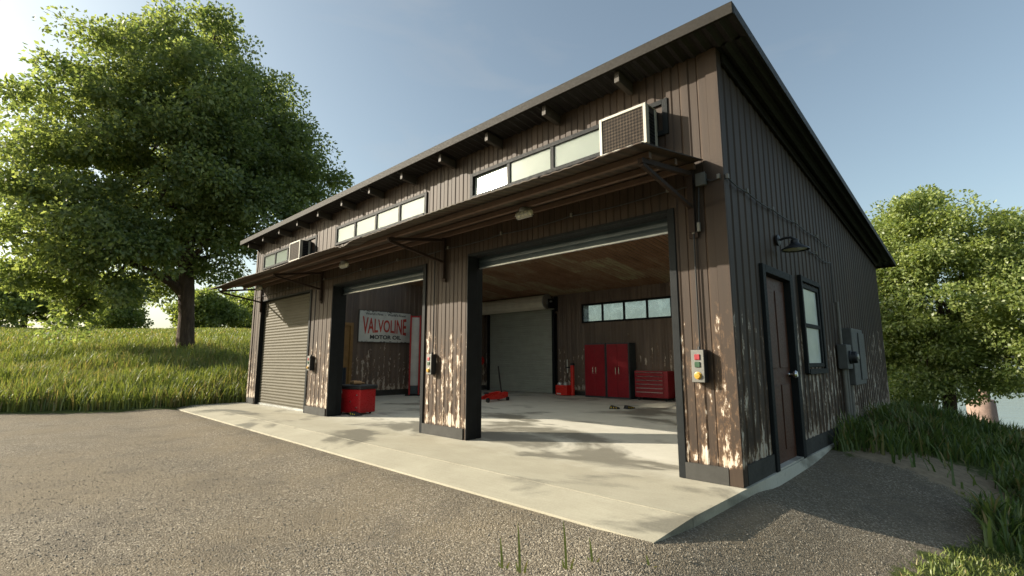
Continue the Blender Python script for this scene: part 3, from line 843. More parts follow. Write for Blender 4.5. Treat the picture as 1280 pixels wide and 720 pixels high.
# ---- cables
def sag(pts, s=.03, k=6):
    out = []
    for p, q_ in zip(pts, pts[1:]):
        for i in range(k):
            t = i / k
            out.append(tuple(p[c] + (q_[c] - p[c]) * t - (s * 4 * t * (1 - t) if c == 2 else 0) for c in range(3)))
    return out + [pts[-1]]
def cable(pts, s=.03, r=.010):
    o = MB().tube(sag(pts, s), r, 6).build('cable', 'cable', garage, smooth=True)
    for p in pts[1:-1]:
        MB().box(p[0] - .018, p[0] + .018, p[1] - .018, p[1] + .018, p[2] - .015, p[2] + .045).build('cable_clip', 'pvc', o)
cable([(-.30, -.05, 3.92)] + [(x, -.045, z) for x, z in ((-.75, 3.89), (-2.45, 3.88), (-4.1, 3.87), (-5.69, 3.85), (-7.6, 3.86), (-9.3, 3.85), (-11.4, 3.84), (-14.0, 3.83), (-16.9, 3.8))])
cable([(-.2, -.05, 3.92), (-.03, -.05, 3.90), (.055, .03, 3.90), (.05, .75, 3.885), (.05, 1.9, 3.88), (.05, 3.2, 3.93), (.05, 4.6, 3.93), (.05, 5.7, 3.91)])
cable([(.05, 3.35, 3.63), (.05, 4.45, 3.565), (.05, 5.62, 3.56)], .06)
cable([(.05, 5.62, 3.56), (.05, 5.60, 2.70)], 0)
cable([(-.30, -.05, 3.86), (-.33, -.05, 3.30), (-.33, -.05, 3.24), (-.405, -.05, 3.22), (-.405, -.05, 1.66)], 0, .011)
cable([(-6.13, -.05, 3.84), (-6.13, -.05, 1.65)], 0, .011)
cable([(-11.89, -.05, 3.83), (-11.89, -.05, 1.65)], 0, .011)

# ------------------------------------------------------------------ things fixed to the outside
jb = thing('junction_box', 'small grey junction box on the siding beside the right end of the awning', 'junction box', (-.25, -.03, 3.92))
MB().box(-.06, .06, -.07, 0, -.08, .08).build('housing', 'boxgrey', jb, bevel=.008)
MB().box(-.068, .068, -.082, -.0705, -.088, .088).build('lid', 'boxgrey', jb, bevel=.004)

def control_box(loc, label):
    t = thing('control_box', label, 'control box', loc, group='door control boxes on the pillars')
    MB().box(-.085, .085, -.11, 0, -.21, .21).build('housing', 'black', t, bevel=.008)
    MB().box(-.083, .083, -.125, -.1105, -.205, .205).build('face_plate', 'control', t, bevel=.004)
    for zz, m in ((.115, 'btnred'), (.02, 'btngreen')): MB().box(-.035, .035, -.14, -.1255, zz - .035, zz + .035).build('button', m, t, bevel=.004)
    MB().lathe([(.048, -.1255), (.048, -.135), (.036, -.14), (.034, -.158), (0, -.16)], (0, 0, -.12), 'y', 18).build('button', 'btnyellow', t, smooth=True)
    MB().lathe([(.022, .2105), (.018, .25), (0, .252)], (0, -.05, 0), 'z', 10).build('cable_gland', 'black', t)
    return t
cb = control_box((-.405, -.024, 1.445), 'grey push button box on the pillar at the near corner of the garage')
dup(cb, (-6.13, -.024, 1.435), None, 'push button box on the pillar between the middle and right doors')
dup(cb, (-11.89, -.024, 1.435), None, 'push button box on the pillar right of the closed beige roller door')

def ac_unit(loc, label):
    t = thing('air_conditioner', label, 'air conditioner', loc, group='window air conditioners above the awning')
    w_, d_, h_ = .76, .30, .59
    MB().box(0, w_, -d_ + .02, .1, 0.01, h_).build('housing', 'black', t)
    c = MB()
    c.box(-.012, .035, -d_ - .03, -d_ + .06, 0, h_ + .012); c.box(w_ - .035, w_ + .012, -d_ - .03, -d_ + .06, 0, h_ + .012)
    c.box(.035, w_ - .035, -d_ - .03, -d_ + .06, h_ - .03, h_ + .012); c.box(.035, w_ - .035, -d_ - .03, -d_ + .06, 0, .035)
    c.box(w_ - .01, w_ + .012, -.06, .0, 0, h_ + .012); c.box(-.012, .01, -.06, .0, 0, h_ + .012)
    c.box(-.012, w_ + .012, -d_ + .06, .0, h_ + .0005, h_ + .012)
    c.build('casing', 'cream', t, bevel=.01)
    MB().box(.036, w_ - .036, -d_ - .015, -d_ + .015, .036, h_ - .031).build('front_grille', 'grille', t)
    s = MB()
    for k in range(9): s.box(w_, w_ + .008, -d_ + .075, -.075, .05 + k * .052, .075 + k * .052)
    s.build('side_louvre', 'frame', t)
    return t
ac = ac_unit((-1.63, -.05, 4.55), 'cream window air conditioner in the window at the right end, above the right garage door')
dup(ac, (-13.22, -.05, 4.55), None, 'cream window air conditioner in the window above the closed beige roller door')

def awning_lamp(loc, label):
    t = thing('bulkhead_lamp', label, 'lamp', loc, group='lamps under the awning')
    MB().lathe([(.075, 0), (.085, -.02), (.085, -.05), (.06, -.055)], (0, 0, 0), 'z', 16).build('lamp_base', 'steel', t, smooth=True)
    MB().lathe([(.0, -.16), (.05, -.155), (.055, -.10), (.058, .12), (.04, .16), (0, .165)], (0, 0, -.095), 'x', 14).build('lamp_glass', 'lampglass', t, smooth=True)
    g = MB()
    for xx in (-.12, -.04, .04, .12):
        g.tube([(xx, .068 * math.cos(th), -.095 + .068 * math.sin(th)) for th in [k * math.pi / 6 for k in range(13)]], .006, 5, False)
    for th in (3.5, 4.2, 4.7, 5.2, 5.9): g.tube([(-.15, .068 * math.cos(th), -.095 + .068 * math.sin(th)), (.15, .068 * math.cos(th), -.095 + .068 * math.sin(th))], .006, 5)
    g.build('lamp_guard', 'steel', t)
    return t
zl = awz(-.62) - .10
al = awning_lamp((-2.98, -.62, zl), 'caged lamp under the awning above the right garage door')
dup(al, (-9.1, -.62, zl - .03), None, 'caged lamp under the awning above the middle garage door')
dup(al, (-14.9, -.62, zl - .03), None, 'caged lamp under the awning above the closed beige roller door')

wl = thing('wall_lamp', 'black gooseneck barn lamp over the brown side door', 'wall lamp', (0.026, 2.1, 3.42))
MB().lathe([(.09, 0), (.09, .025), (.045, .04), (.0, .04)], (0, 0, 0), 'x', 16).build('wall_plate', 'black', wl, smooth=True)
MB().tube([(.03, 0, 0), (.08, 0, .012), (.14, 0, .02), (.20, 0, .015), (.235, 0, -.01), (.245, 0, -.05)], .019, 8).build('arm', 'black', wl, smooth=True)
MB().lathe([(.035, .03), (.055, .01), (.06, -.04), (.09, -.07), (.19, -.125), (.20, -.15), (.192, -.15), (.18, -.128), (.085, -.077), (.05, -.07)], (.245, 0, -.045), 'z', 28).build('lamp_shade', 'black', wl, smooth=True)
MB().lathe([(.0, -.15), (.09, -.148), (.165, -.136), (.165, -.126), (0, -.122)], (.245, 0, -.045), 'z', 20).build('lamp_glass', 'lampglass', wl, smooth=True)

em = thing('electric_meter_cabinet', 'grey steel electric cabinet with round meter on the shaded side wall', 'electric cabinet', (0.03, 6.0, 0))
MB().box(0, .19, .10, 1.30, 1.0, 2.2).build('cabinet', 'boxgrey', em, bevel=.012)
MB().box(.191, .215, .70, 1.28, 1.10, 2.12).build('cabinet_door', 'boxgrey', em, bevel=.008)
MB().box(0, .17, -.42, .05, 1.34, 1.84).build('meter_socket', 'boxgrey', em, bevel=.012)
MB().lathe([(.14, .171), (.14, .20), (.125, .21), (.12, .29), (.10, .31), (0, .312)], (0, -.18, 1.58), 'x', 22).build('meter', 'black', em, smooth=True)
MB().lathe([(.06, .3125), (.055, .325), (0, .326)], (0, -.18, 1.59), 'x', 14).build('meter_face', 'steel', em)
for y, z0, z1 in ((-.30, -.05, 1.335), (-.06, -.05, 1.335), (.22, -.05, .995), (-.36, 1.845, 2.72)):
    MB().tube([(.07, y, z0), (.07, y, z1)], .038 if z0 < 0 else .03, 10).build('conduit', 'pvc', em, smooth=True)

# ------------------------------------------------------------------ things inside
def font_mesh(txt, size, m, parent, name='lettering', warp=None, ext=.004, off=0.0, loc=(0, 0, 0), align='CENTER', place=None):
    cu = bpy.data.curves.new('t', 'FONT'); cu.body = txt; cu.size = size; cu.align_x = align; cu.align_y = 'BOTTOM_BASELINE'; cu.extrude = ext; cu.offset = off; cu.resolution_u = 4
    o = bpy.data.objects.new('t', cu); col.objects.link(o)
    dg = bpy.context.evaluated_depsgraph_get()
    me = bpy.data.meshes.new_from_object(o.evaluated_get(dg))
    bpy.data.objects.remove(o)
    for v in me.vertices:
        x, y, z = v.co
        if warp: x, y = warp(x, y)
        v.co = place(x, y, z)
    me.materials.clear(); me.materials.append(MT[m])
    r = bpy.data.objects.new(name, me); col.objects.link(r); r.parent = parent
    return r

sg = thing('wall_sign', 'weathered white enamel motor oil sign with red lettering on the left inner wall', 'sign', (-L + .20, 4.12, 2.31))
SW, SH = 2.57, 1.33
MB().prism([(0, .0, .0), (0, SW, .0), (0, SW, SH), (0, 1.2, SH), (0, .02, SH)], (.022, 0, 0)).build('sign_face', 'white', sg)
e = MB()
for y0, y1, z0, z1 in ((-.02, SW + .02, -.025, .0), (-.02, SW + .02, SH, SH + .025), (-.025, 0, 0, SH), (SW, SW + .025, 0, SH)): e.box(-.004, .027, y0, y1, z0, z1)
random.seed(9)
for k in range(26):
    yy = random.uniform(0, SW); zz = random.choice((random.uniform(-.01, .03), SH - random.uniform(0, .04))); e.box(.0222, .0235, yy, yy + random.uniform(.03, .12), zz - .012, zz + .018)
e.build('sign_edge', 'rustedge', sg)
def bow(x, y):
    k_ = 0.94 + 0.42 * (abs(x) / 1.08) ** 1.6
    return x, (y - .27) * k_
pl = lambda y0, z0: (lambda x, y, z: (.0265 + z, y0 + x, z0 + y))
t1 = font_mesh('VALVOLINE', .70, 'signred', sg, off=.012, warp=lambda x, y: bow(x * .60, y * 1.12), place=pl(SW / 2 - .02, .70))
font_mesh('MOTOR OIL', .235, 'signblack', sg, off=.006, warp=lambda x, y: (x * 1.22, y), place=pl(SW / 2 + .02, .13))
font_mesh("World's First  -  World's Finest", .15, 'signblack', sg, off=.001, warp=lambda x, y: (x * 1.06, y), place=pl(SW / 2 + .02, 1.155))

lp = thing('lift_post', 'tall red and white vehicle lift post against the left inner wall', 'lift post', (-16.1, 6.45, 0), -0.6)
MB().box(-.24, -.18, -.24, .24, .03, 3.5).box(-.18, .14, -.24, -.17, .03, 3.5).box(-.18, .14, .17, .24, .03, 3.5).build('post_frame', 'postred', lp, bevel=.01)
MB().box(-.178, -.05, -.168, .168, .42, 3.42).build('post_channel', 'white', lp)
MB().box(-.35, .35, -.38, .38, .004, .03).build('base_plate', 'frame', lp)
MB().box(-.178, .10, -.165, .165, .05, .40).build('carriage', 'bluegrey', lp, bevel=.01)
m_ = MB()
for k in range(9): m_.box(.02, .10, -.2425, -.2405, 1.45 + k * .13, 1.45 + k * .13 + .08)
m_.build('marking', 'white', lp)

hr = thing('hose_reel', 'small red hose reel hung on the left inner wall beyond the lift post', 'hose reel', (-L + .19, 10.95, 1.5))
MB().lathe([(.22, .06), (.22, .08), (.12, .08), (.12, .22), (.22, .22), (.22, .24), (.04, .24), (0, .24)], (0, 0, 0), 'x', 20).build('reel', 'brightred', hr, smooth=True)
MB().lathe([(.185, .085), (.19, .12), (.185, .215)], (0, 0, 0), 'x', 20).build('hose', 'rubber', hr, smooth=True)
MB().box(0, .059, -.06, .06, -.2, .3).build('reel_bracket', 'steel', hr)

wc = thing('welding_cart', 'narrow red upright cart with chrome handle and white label beside the lone pillar', 'cart', (-12.55, 6.72, 0), math.radians(-12))
MB().box(-.22, .22, -.2, .2, .06, .60).build('cart_body', 'red', wc, bevel=.015)
MB().box(.02, .16, -.2065, -.2005, .36, .48).build('cart_label', 'white', wc)
MB().tube([(.08, -.18, .58), (.17, -.20, .76), (.40, -.20, .80), (.42, .16, .80), (.18, .16, .76), (.08, .16, .58)], .016, 8).build('cart_handle', 'chrome', wc, smooth=True)
for y in (-.2, .2):
    MB().lathe([(.0, -.03), (.09, -.03), (.09, .03), (0, .03)], (-.14, y * 1.2, .09), 'y', 16).build('wheel', 'rubber', wc)

fj = thing('floor_jack', 'low bright red trolley jack with upright black handle on the concrete floor', 'floor jack', (-11.2, 6.1, 0), math.radians(100))
b_ = MB()
for s in (-1, 1):
    b_.prism([(-.08, s * .15 - .02, .10), (.9, s * .15 - .02, .07), (1.32, s * .15 - .02, .12), (1.34, s * .15 - .02, .30), (1.15, s * .15 - .02, .34), (.5, s * .15 - .02, .27), (.05, s * .15 - .02, .20), (-.08, s * .15 - .02, .17)], (0, .04, 0))
b_.box(.75, 1.25, -.129, .129, .13, .31)
b_.build('jack_frame', 'brightred', fj, bevel=.01)
MB().prism([(.1, -.06, .22), (.85, -.06, .30), (.85, -.06, .36), (.12, -.06, .30)], (0, .12, 0)).build('lift_arm', 'brightred', fj, bevel=.01)
MB().lathe([(.10, .30), (.11, .33), (.09, .35), (0, .345)], (.14, 0, 0), 'z', 16).build('saddle', 'black', fj, smooth=True)
MB().tube([(1.12, 0, .30), (1.0, 0, .8), (.90, 0, 1.30)], .028, 8).build('handle', 'black', fj, smooth=True)
for x, r in ((-.04, .085), (1.22, .07)):
    for s in (-1, 1):
        MB().lathe([(0, -.035), (r, -.035), (r, .035), (0, .035)], (x, s * .215, r + .002), 'y', 16).build('wheel', 'rubber', fj)

def cupboard(loc, label):
    t = thing('storage_cupboard', label, 'cupboard', loc, group='red cupboards on the back wall')
    w_, d_, h_ = 1.06, .52, 2.22
    MB().box(0, w_, -d_, 0, .004, h_).build('carcass', 'bluegrey', t, bevel=.006)
    for k in (0, 1):
        x0 = .04 + k * (w_ - .07) / 2
        dd = MB().box(x0, x0 + (w_ - .09) / 2, -d_ - .03, -d_ - .0005, .07, h_ - .05).build('cupboard_door', 'darkred', t, bevel=.006)
        hx = w_ / 2 + (-.075 if k == 0 else .075)
        MB().tube([(hx, -d_ - .028, .98), (hx, -d_ - .06, 1.0), (hx, -d_ - .06, 1.24), (hx, -d_ - .028, 1.26)], .013, 6).build('handle', 'chrome', dd)
    return t
c0 = cupboard((-10.17, DI - .04, 0), 'red double door cupboard nearest the back roller door, left of its twin')
dup(c0, (-9.08, DI - .04, 0), None, 'red double door cupboard standing next to the red tool chest')

tcst = thing('tool_chest', 'low red tool chest with silver drawer strips on castors by the back wall', 'tool chest', (-7.80, DI - .02, 0))
MB().box(0, 1.38, -.55, 0, .12, 1.12).build('chest_body', 'darkred', tcst, bevel=.012)
for k in range(6):
    z0 = .20 + k * .148
    dw = MB().box(.04, 1.20, -.572, -.5505, z0, z0 + .135).build('drawer', 'darkred', tcst, bevel=.004)
    MB().box(.06, 1.18, -.592, -.5725, z0 + .105, z0 + .13).build('drawer_pull', 'chrome', dw)
for x in (.12, 1.26):
    for y in (-.46, -.1):
        MB().lathe([(0, -.03), (.05, -.03), (.05, .03), (0, .03)], (x, y, .053), 'y', 12).box(x - .04, x + .04, y - .05, y + .05, .10, .119).build('castor', 'rubber', tcst)

gp = thing('oil_dispenser', 'red oil dispenser with silver caps and upright red cylinder between back door and cupboards', 'oil dispenser', (-11.62, DI - .55, 0))
MB().box(0, .62, -.2, .22, .02, .45).build('tank', 'brightred', gp, bevel=.02)
for x in (.12, .42): MB().lathe([(.13, .4505), (.13, .50), (.10, .56), (.04, .57), (0, .57)], (x, 0, 0), 'z', 16).build('tank_cap', 'steel', gp, smooth=True)
MB().box(.08, .30, -.206, -.2005, .06, .11).build('tank_label', 'white', gp)
MB().tube([(.72, .1, .02), (.72, .1, 1.30)], .085, 14).build('pump_cylinder', 'brightred', gp, smooth=True)
MB().lathe([(.10, 1.3005), (.10, 1.38), (.05, 1.40), (0, 1.40)], (.72, .1, 0), 'z', 14).build('pump_cap', 'black', gp, smooth=True)
MB().tube([(.45, .1, .98), (.45, .1, 1.55)], .022, 8).build('nozzle', 'white', gp)
MB().tube([(.36, .1, 1.20), (.56, .1, 1.21)], .035, 8).build('nozzle_grip', 'black', gp)
MB().tube([(.45, .1, .95), (.5, .1, .7), (.6, .1, .6), (.7, .1, .58)], .018, 6).build('hose', 'rubber', gp)

tb = thing('rolling_tool_cabinet', 'red rolling tool cabinet with black lid just inside the middle garage door', 'tool cabinet', (-11.42, 0.52, 0), math.radians(16))
MB().box(0, .92, 0, .62, .05, .70).build('cabinet_body', 'red', tb, bevel=.015)
MB().box(-.03, .97, -.04, .66, .701, .82).build('cabinet_lid', 'black', tb, bevel=.03)
MB().box(.02, .30, -.012, -.0005, .10, .46).build('side_drawer', 'darkred', tb, bevel=.004)
MB().box(.14, .22, -.008, -.0005, .58, .66).build('cabinet_label', 'white', tb)
for x, z in ((.80, .55), (.56, .36), (.80, .20)): MB().lathe([(.028, -.0005), (.022, -.02), (0, -.022)], (x, 0, z), 'y', 10).build('latch', 'chrome', tb)
for x in (.1, .82):
    for y in (.1, .52): MB().lathe([(0, -.025), (.024, -.025), (.024, .025), (0, .025)], (x, y, .0255), 'y', 10).build('castor', 'rubber', tb)
random.seed(3)
for k, (x, y, rz) in enumerate(((.42, .30, .4), (.62, .26, 1.3))):
    gv = thing('work_glove', ('crumpled tan leather work glove on the black lid of the rolling cabinet, left one' if k == 0 else 'crumpled tan leather work glove on the black lid of the rolling cabinet, right one'), 'glove', Matrix.Rotation(math.radians(16), 4, 'Z') @ Vector((x, y, 0)) + Vector((-11.42, 0.52, .822)), rz, 'work gloves on the rolling cabinet')
    g = MB()
    g.tube([(-.16, 0, .05), (-.08, 0, .065), (0, 0, .06), (.06, 0, .05)], [.055, .05, .058, .045], 10)
    g.build('glove_body', 'tan', gv, smooth=True)
    for f_ in range(4):
        MB().tube([(.05, -.04 + f_ * .027, .05), (.11, -.05 + f_ * .034, .06 - .008 * f_), (.155 - .012 * abs(f_ - 1.5), -.055 + f_ * .037, .03)], [.017, .016, .010], 7).build('finger', 'tan', gv, smooth=True)
    MB().tube([(-.03, .04, .05), (.01, .09, .05), (.04, .11, .035)], [.02, .018, .011], 7).build('thumb', 'tan', gv, smooth=True)

dm = thing('oil_drum', 'dark blue steel drum standing by the ochre inner door', 'drum', (-15.3, 2.45, 0))
MB().lathe([(.32, .004), (.33, .03), (.32, .05), (.32, .42), (.335, .44), (.32, .46), (.32, .82), (.335, .84), (.32, .86), (.32, 1.22), (.33, 1.25), (.31, 1.25), (.30, 1.22), (0, 1.22)], (0, 0, 0), 'z', 28).build('drum_shell', 'drumblue', dm, smooth=True)
MB().lathe([(.04, 1.2205), (.04, 1.25), (0, 1.25)], (.15, 0, 0), 'z', 10).build('bung', 'steel', dm)

# wheel chocks with yellow and black stripes
ck = thing('wheel_chock', 'yellow striped wheel chock on the floor in front of the red cupboards', 'wheel chock', (-6.55, 7.15, 0), .4, 'striped wheel chocks on the garage floor')
MB().prism([(0, 0, .004), (.34, 0, .004), (.30, 0, .05), (.06, 0, .11)], (0, .2, 0)).build('wedge', 'rubber', ck, bevel=.01)
st = MB()
for k in range(3): st.prism([(.07 + k * .08, -.003, .03), (.10 + k * .08, -.003, .03), (.085 + k * .08, -.003, .08 - k * .012), (.062 + k * .08, -.003, .085 - k * .012)], (0, .206, 0))
st.build('stripe', 'yellow', ck)
dup(ck, (-6.1, 7.5, 0), 1.2, 'yellow striped wheel chock, the nearer one to the right door jamb')
dup(ck, (-10.72, .55, 0), .2, 'yellow striped wheel chock at the foot of the rolling tool cabinet')

# ------------------------------------------------------------------ vegetation
def leaf_cloud(lobes, n_clump, n_leaf, size, seed, clump_r=(.55, 1.05)):
    """lobes: (x, y, z, r) ; many small leaf faces gathered in clumps spread through the lobes"""
    r_ = np.random.default_rng(seed)
    lob = np.array(lobes, float)
    p = lob[:, 3] ** 2; p = p / p.sum()
    pick = r_.choice(len(lob), n_clump, p=p)
    dirs = r_.normal(size=(n_clump, 3)); dirs /= np.linalg.norm(dirs, axis=1)[:, None]
    rad = lob[pick, 3] * (0.58 + 0.48 * r_.random(n_clump) ** 0.7)
    cc = lob[pick, :3] + dirs * rad[:, None] * np.array([1, 1, .92])
    cr = r_.uniform(*clump_r, n_clump)
    ci = np.repeat(np.arange(n_clump), n_leaf)
    N = len(ci)
    d2 = r_.normal(size=(N, 3)); d2 /= np.linalg.norm(d2, axis=1)[:, None]
    pos = cc[ci] + d2 * (cr[ci] * r_.random(N) ** 0.45)[:, None] * np.array([1.15, 1.15, .7])
    # leaves hang outward and slightly down
    out = d2 + r_.normal(scale=.8, size=(N, 3)); out[:, 2] -= .35
    out /= np.linalg.norm(out, axis=1)[:, None]
    nrm = d2 * .6 + r_.normal(scale=.8, size=(N, 3)); nrm[:, 2] += .5
    side = np.cross(out, nrm); side /= np.linalg.norm(side, axis=1)[:, None] + 1e-9
    up = np.cross(side, out)
    s = size * r_.uniform(.65, 1.3, N)[:, None]
    v0 = pos; v2 = pos + out * s
    v1 = pos + out * s * .45 + side * s * .30 + up * s * .08
    v3 = pos + out * s * .45 - side * s * .30 + up * s * .08
    V = np.stack([v0, v1, v2, v3], 1).reshape(-1, 3)
    Q = np.arange(N * 4).reshape(-1, 4)
    return V, Q

def tree(name, label, base, trunk, lobes, n_clump, n_leaf, size, seed, leaf='leaf', group=None, clump_r=(.55, 1.05), limbs=None):
    """trunk: [(x, y, z, r)...] local; limbs: lists of such points"""
    t = thing(name, label, 'tree', base, 0, group)
    tr = MB().tube([p[:3] for p in trunk], [p[3] for p in trunk], 14)
    tro = tr.build('trunk', 'bark', t, smooth=True)
    rr = random.Random(seed)
    lm = MB()
    for li in (limbs or []): lm.tube([p[:3] for p in li], [p[3] for p in li], 8)
    for (x, y, z, r) in lobes:
        s = rr.uniform(.45, .95); k = min(len(trunk) - 1, 1 + int(s * (len(trunk) - 1)))
        a = Vector(trunk[k][:3]); b = Vector((x, y, z))
        if (b - a).length < .5: continue
        m1 = a.lerp(b, .35) + Vector((rr.uniform(-.3, .3), rr.uniform(-.3, .3), rr.uniform(.0, .5)))
        m2 = a.lerp(b, .7) + Vector((rr.uniform(-.3, .3), rr.uniform(-.3, .3), rr.uniform(0, .3)))
        r0 = trunk[k][3] * .55
        lm.tube([a, m1, m2, b], [r0, r0 * .6, r0 * .35, r0 * .12], 6, False)
    lm.build('limb', 'bark', t, smooth=True)
    V, Q = leaf_cloud(lobes, n_clump, n_leaf, size, seed, clump_r)
    np_mesh('crown', V, Q, None, leaf, t)
    return t

def lobes_from(lat, zb, rows, seed, depth=.8):
    rr = random.Random(seed); out = []
    nrm = (-lat[1], lat[0])
    for (a, z, r) in rows:
        dd = rr.uniform(-depth, depth) * max(.4, (5.5 - r)) * .9
        out.append((lat[0] * a + nrm[0] * dd, lat[1] * a + nrm[1] * dd, z - zb, r))
    return out

# big shade tree left of the garage
bx_, by_ = -28.9, 0.56
bz_ = float(height(bx_, by_))
rows = [(-1.53, 11.53, 4.59), (-5.08, 13.36, 3.02), (-6.32, 10.51, 2.03), (-7.14, 10.13, 1.19), (-5.01, 7.86, 2.25), (-.66, 19.5, 2.2), (-1.39, 20.9, 1.2),
        (3.07, 17.14, 2.5), (4.41, 13.83, 2.7), (5.5, 12.27, 1.8), (2.44, 10.4, 3.4), (-3.04, 16.7, 2.7), (-5.01, 16.04, 1.9), (-3.15, 6.6, 2.1), (.9, 8.2, 2.6),
        (-6.97, 11.19, 1.3), (-6.21, 13.9, 1.6), (-.05, 21.6, 1.1), (-5.8, 5.7, 1.4), (3.38, 9.08, 1.9), (0.2, 14.5, 4.3), (-3.6, 10.0, 3.6), (2.2, 13.5, 3.6), (4.6, 8.4, 1.3), (-7.6, 8.4, .9), (-6.6, 7.0, 1.2), (-5.6, 5.0, 1.1), (-4.4, 4.5, .95), (-4.9, 3.6, .55), (-3.2, 4.9, 1.1), (-7.0, 5.6, .9), (-4.3, 6.6, 1.7), (-2.3, 6.5, 1.5), (-1.2, 7.3, 1.6), (-5.6, 6.4, 1.3)]
lat = (0.217, 0.976)
lb = lobes_from(lat, bz_, rows, 4, .9)
lb += [(2.2, 1.0, 9.0, 3.0), (-2.4, -.5, 9.5, 3.2), (2.6, -1.2, 12.5, 3.0), (-2.8, 1.2, 13.5, 3.0)]
tree('shade_tree', 'huge leafy tree with forked brown trunk left of the garage', (bx_, by_, bz_),
     [(0, 0, -.4, .62), (0, 0, .3, .46), (-.02, -.06, 2.0, .38), (-.05, -.2, 3.6, .40), (-.08, -.35, 5.0, .34), (.1, -.3, 8, .33), (.0, -.1, 12, .22), (-.1, 0, 16, .12), (0, 0, 19, .05)],
     lb, 820, 250, .22, 21, 'leaf', clump_r=(.55, 1.25),
     limbs=[[(-.02, -.22, 3.2, .30), (-.1, -.75, 3.75, .26), (-.2, -1.4, 4.15, .20), (-.3, -2.6, 4.6, .13), (-.3, -3.6, 5.6, .06)]])

# tree by the lake, right of the garage
rx, ry = 0.74, 21.56
rz_ = float(height(rx, ry))
rows = [(.44, 4.24, 2.7), (-.49, 7.0, 1.5), (-.11, 8.0, .95), (-.15, 9.0, .6), (-1.18, 5.84, 1.55), (1.46, 6.6, 1.45), (2.3, 5.5, 1.55), (2.41, 3.43, 1.9), (-1.33, 2.59, 1.7), (-1.07, .95, 1.3),
        (.59, 1.96, 1.9), (1.7, 1.7, 1.4), (-1.48, 4.04, 1.4), (1.2, .35, .75), (-.6, .45, .75), (-1.6, -.3, .8), (2.4, 1.3, .95), (3.4, 4.3, 1.3), (3.6, 2.6, 1.2), (-2.3, 3.4, .9)]
lb = lobes_from((0.998, 0.057), rz_, rows, 8, .5)
tree('lakeside_tree', 'round crowned bright green tree beside the lake right of the garage', (rx, ry, rz_),
     [(0, 0, -.4, .36), (0, 0, .3, .28), (.05, .0, 1.6, .24), (.1, 0, 3.2, .22), (.2, 0, 5, .16), (.1, 0, 7, .10), (-.1, 0, 9, .04)],
     lb, 420, 380, .135, 33, 'leaf2', clump_r=(.4, .9))

# smaller trees along the far edge of the field
def far_tree(seed, nclump=150):
    rr = random.Random(seed)
    lob = [(0, 0, 5.0, 3.4)] + [(rr.uniform(-3.6, 3.6), rr.uniform(-3.6, 3.6), rr.uniform(1.6, 7.5), rr.uniform(1.6, 2.6)) for _ in range(11)]
    return lob
bgs = [(1.2, 78, .95, 'leaf2', 'far tree on the skyline of the field, leftmost of the row'), (6.5, 96, 1.0, 'leaf', 'far tree on the skyline of the field, second from the left'),
       (14.2, 84, .75, 'leaf', 'small far tree on the skyline just left of the big trunk'),
       (18.8, 92, 1.0, 'leaf2', 'far tree on the skyline just right of the big trunk'), (22.0, 76, .75, 'leaf2', 'far tree on the skyline nearest to the garage')]
for i, (ang, R, s, lf, lab) in enumerate(bgs):
    a = math.radians(ang)
    x = 2.33 - R * math.cos(a); y = -6.4 + R * math.sin(a)
    lob = [(p[0] * s, p[1] * s, p[2] * s, p[3] * s) for p in far_tree(50 + i)]
    tree('field_tree', lab, (x, y, float(height(x, y))), [(0, 0, -.5, .4 * s), (0, 0, 1.5, .3 * s), (.1, 0, 4 * s, .22 * s), (0, .1, 8 * s, .1 * s)], lob, 190, 110, .42, 60 + i, 'leaf2',
         'trees along the far edge of the field', clump_r=(.6, 1.2))

# ---- grass: nobody could count it
def blades(name, label, pts, hts, wid, seed, m, bend=.55):
    r_ = np.random.default_rng(seed)
    N = len(pts)
    az = r_.uniform(0, 2 * np.pi, N); face = az + np.pi / 2 + r_.normal(scale=.3, size=N)
    dirv = np.stack([np.cos(az), np.sin(az), np.zeros(N)], 1); sd = np.stack([np.cos(face), np.sin(face), np.zeros(N)], 1)
    h = np.asarray(hts)[:, None]; w_ = (np.asarray(wid) if np.ndim(wid) else np.full(N, wid))[:, None]
    bn = (r_.uniform(.15, 1.0, N) * bend)[:, None] * h
    up = np.array([[0, 0, 1.0]])
    lv = []
    for t in (0, .4, .75):
        c = pts + dirv * bn * t ** 2 + up * h * (t - .25 * t * t * (bn / h))
        ww = w_ * (1 - .55 * t) * .5
        lv += [c - sd * ww, c + sd * ww]
    tip = pts + dirv * bn + up * h * (1 - .35 * (bn / h))
    V = np.stack(lv + [tip], 1).reshape(-1, 3)
    b = np.arange(N)[:, None] * 7
    Q = np.concatenate([b + np.array([[0, 1, 3, 2]]), b + np.array([[2, 3, 5, 4]])])
    Tt = b + np.array([[4, 5, 6]])
    o = np_mesh(name, V, Q, Tt, m)
    return tag(o, label, 'grass', kind='stuff')

def scatter(n, x0, x1, y0, y1, keep, seed):
    r_ = np.random.default_rng(seed)
    x = r_.uniform(x0, x1, n); y = r_.uniform(y0, y1, n)
    k = keep(x, y, r_)
    x, y = x[k], y[k]
    return np.stack([x, y, height(x, y) - .02], 1)

def clumpf(x, y, s=1.0):
    return .5 + .25 * (np.sin(x * 2.1 * s + 1.3 * np.sin(y * 1.7 * s)) + np.sin(y * 2.6 * s + 1.7 * np.sin(x * 1.3 * s)))

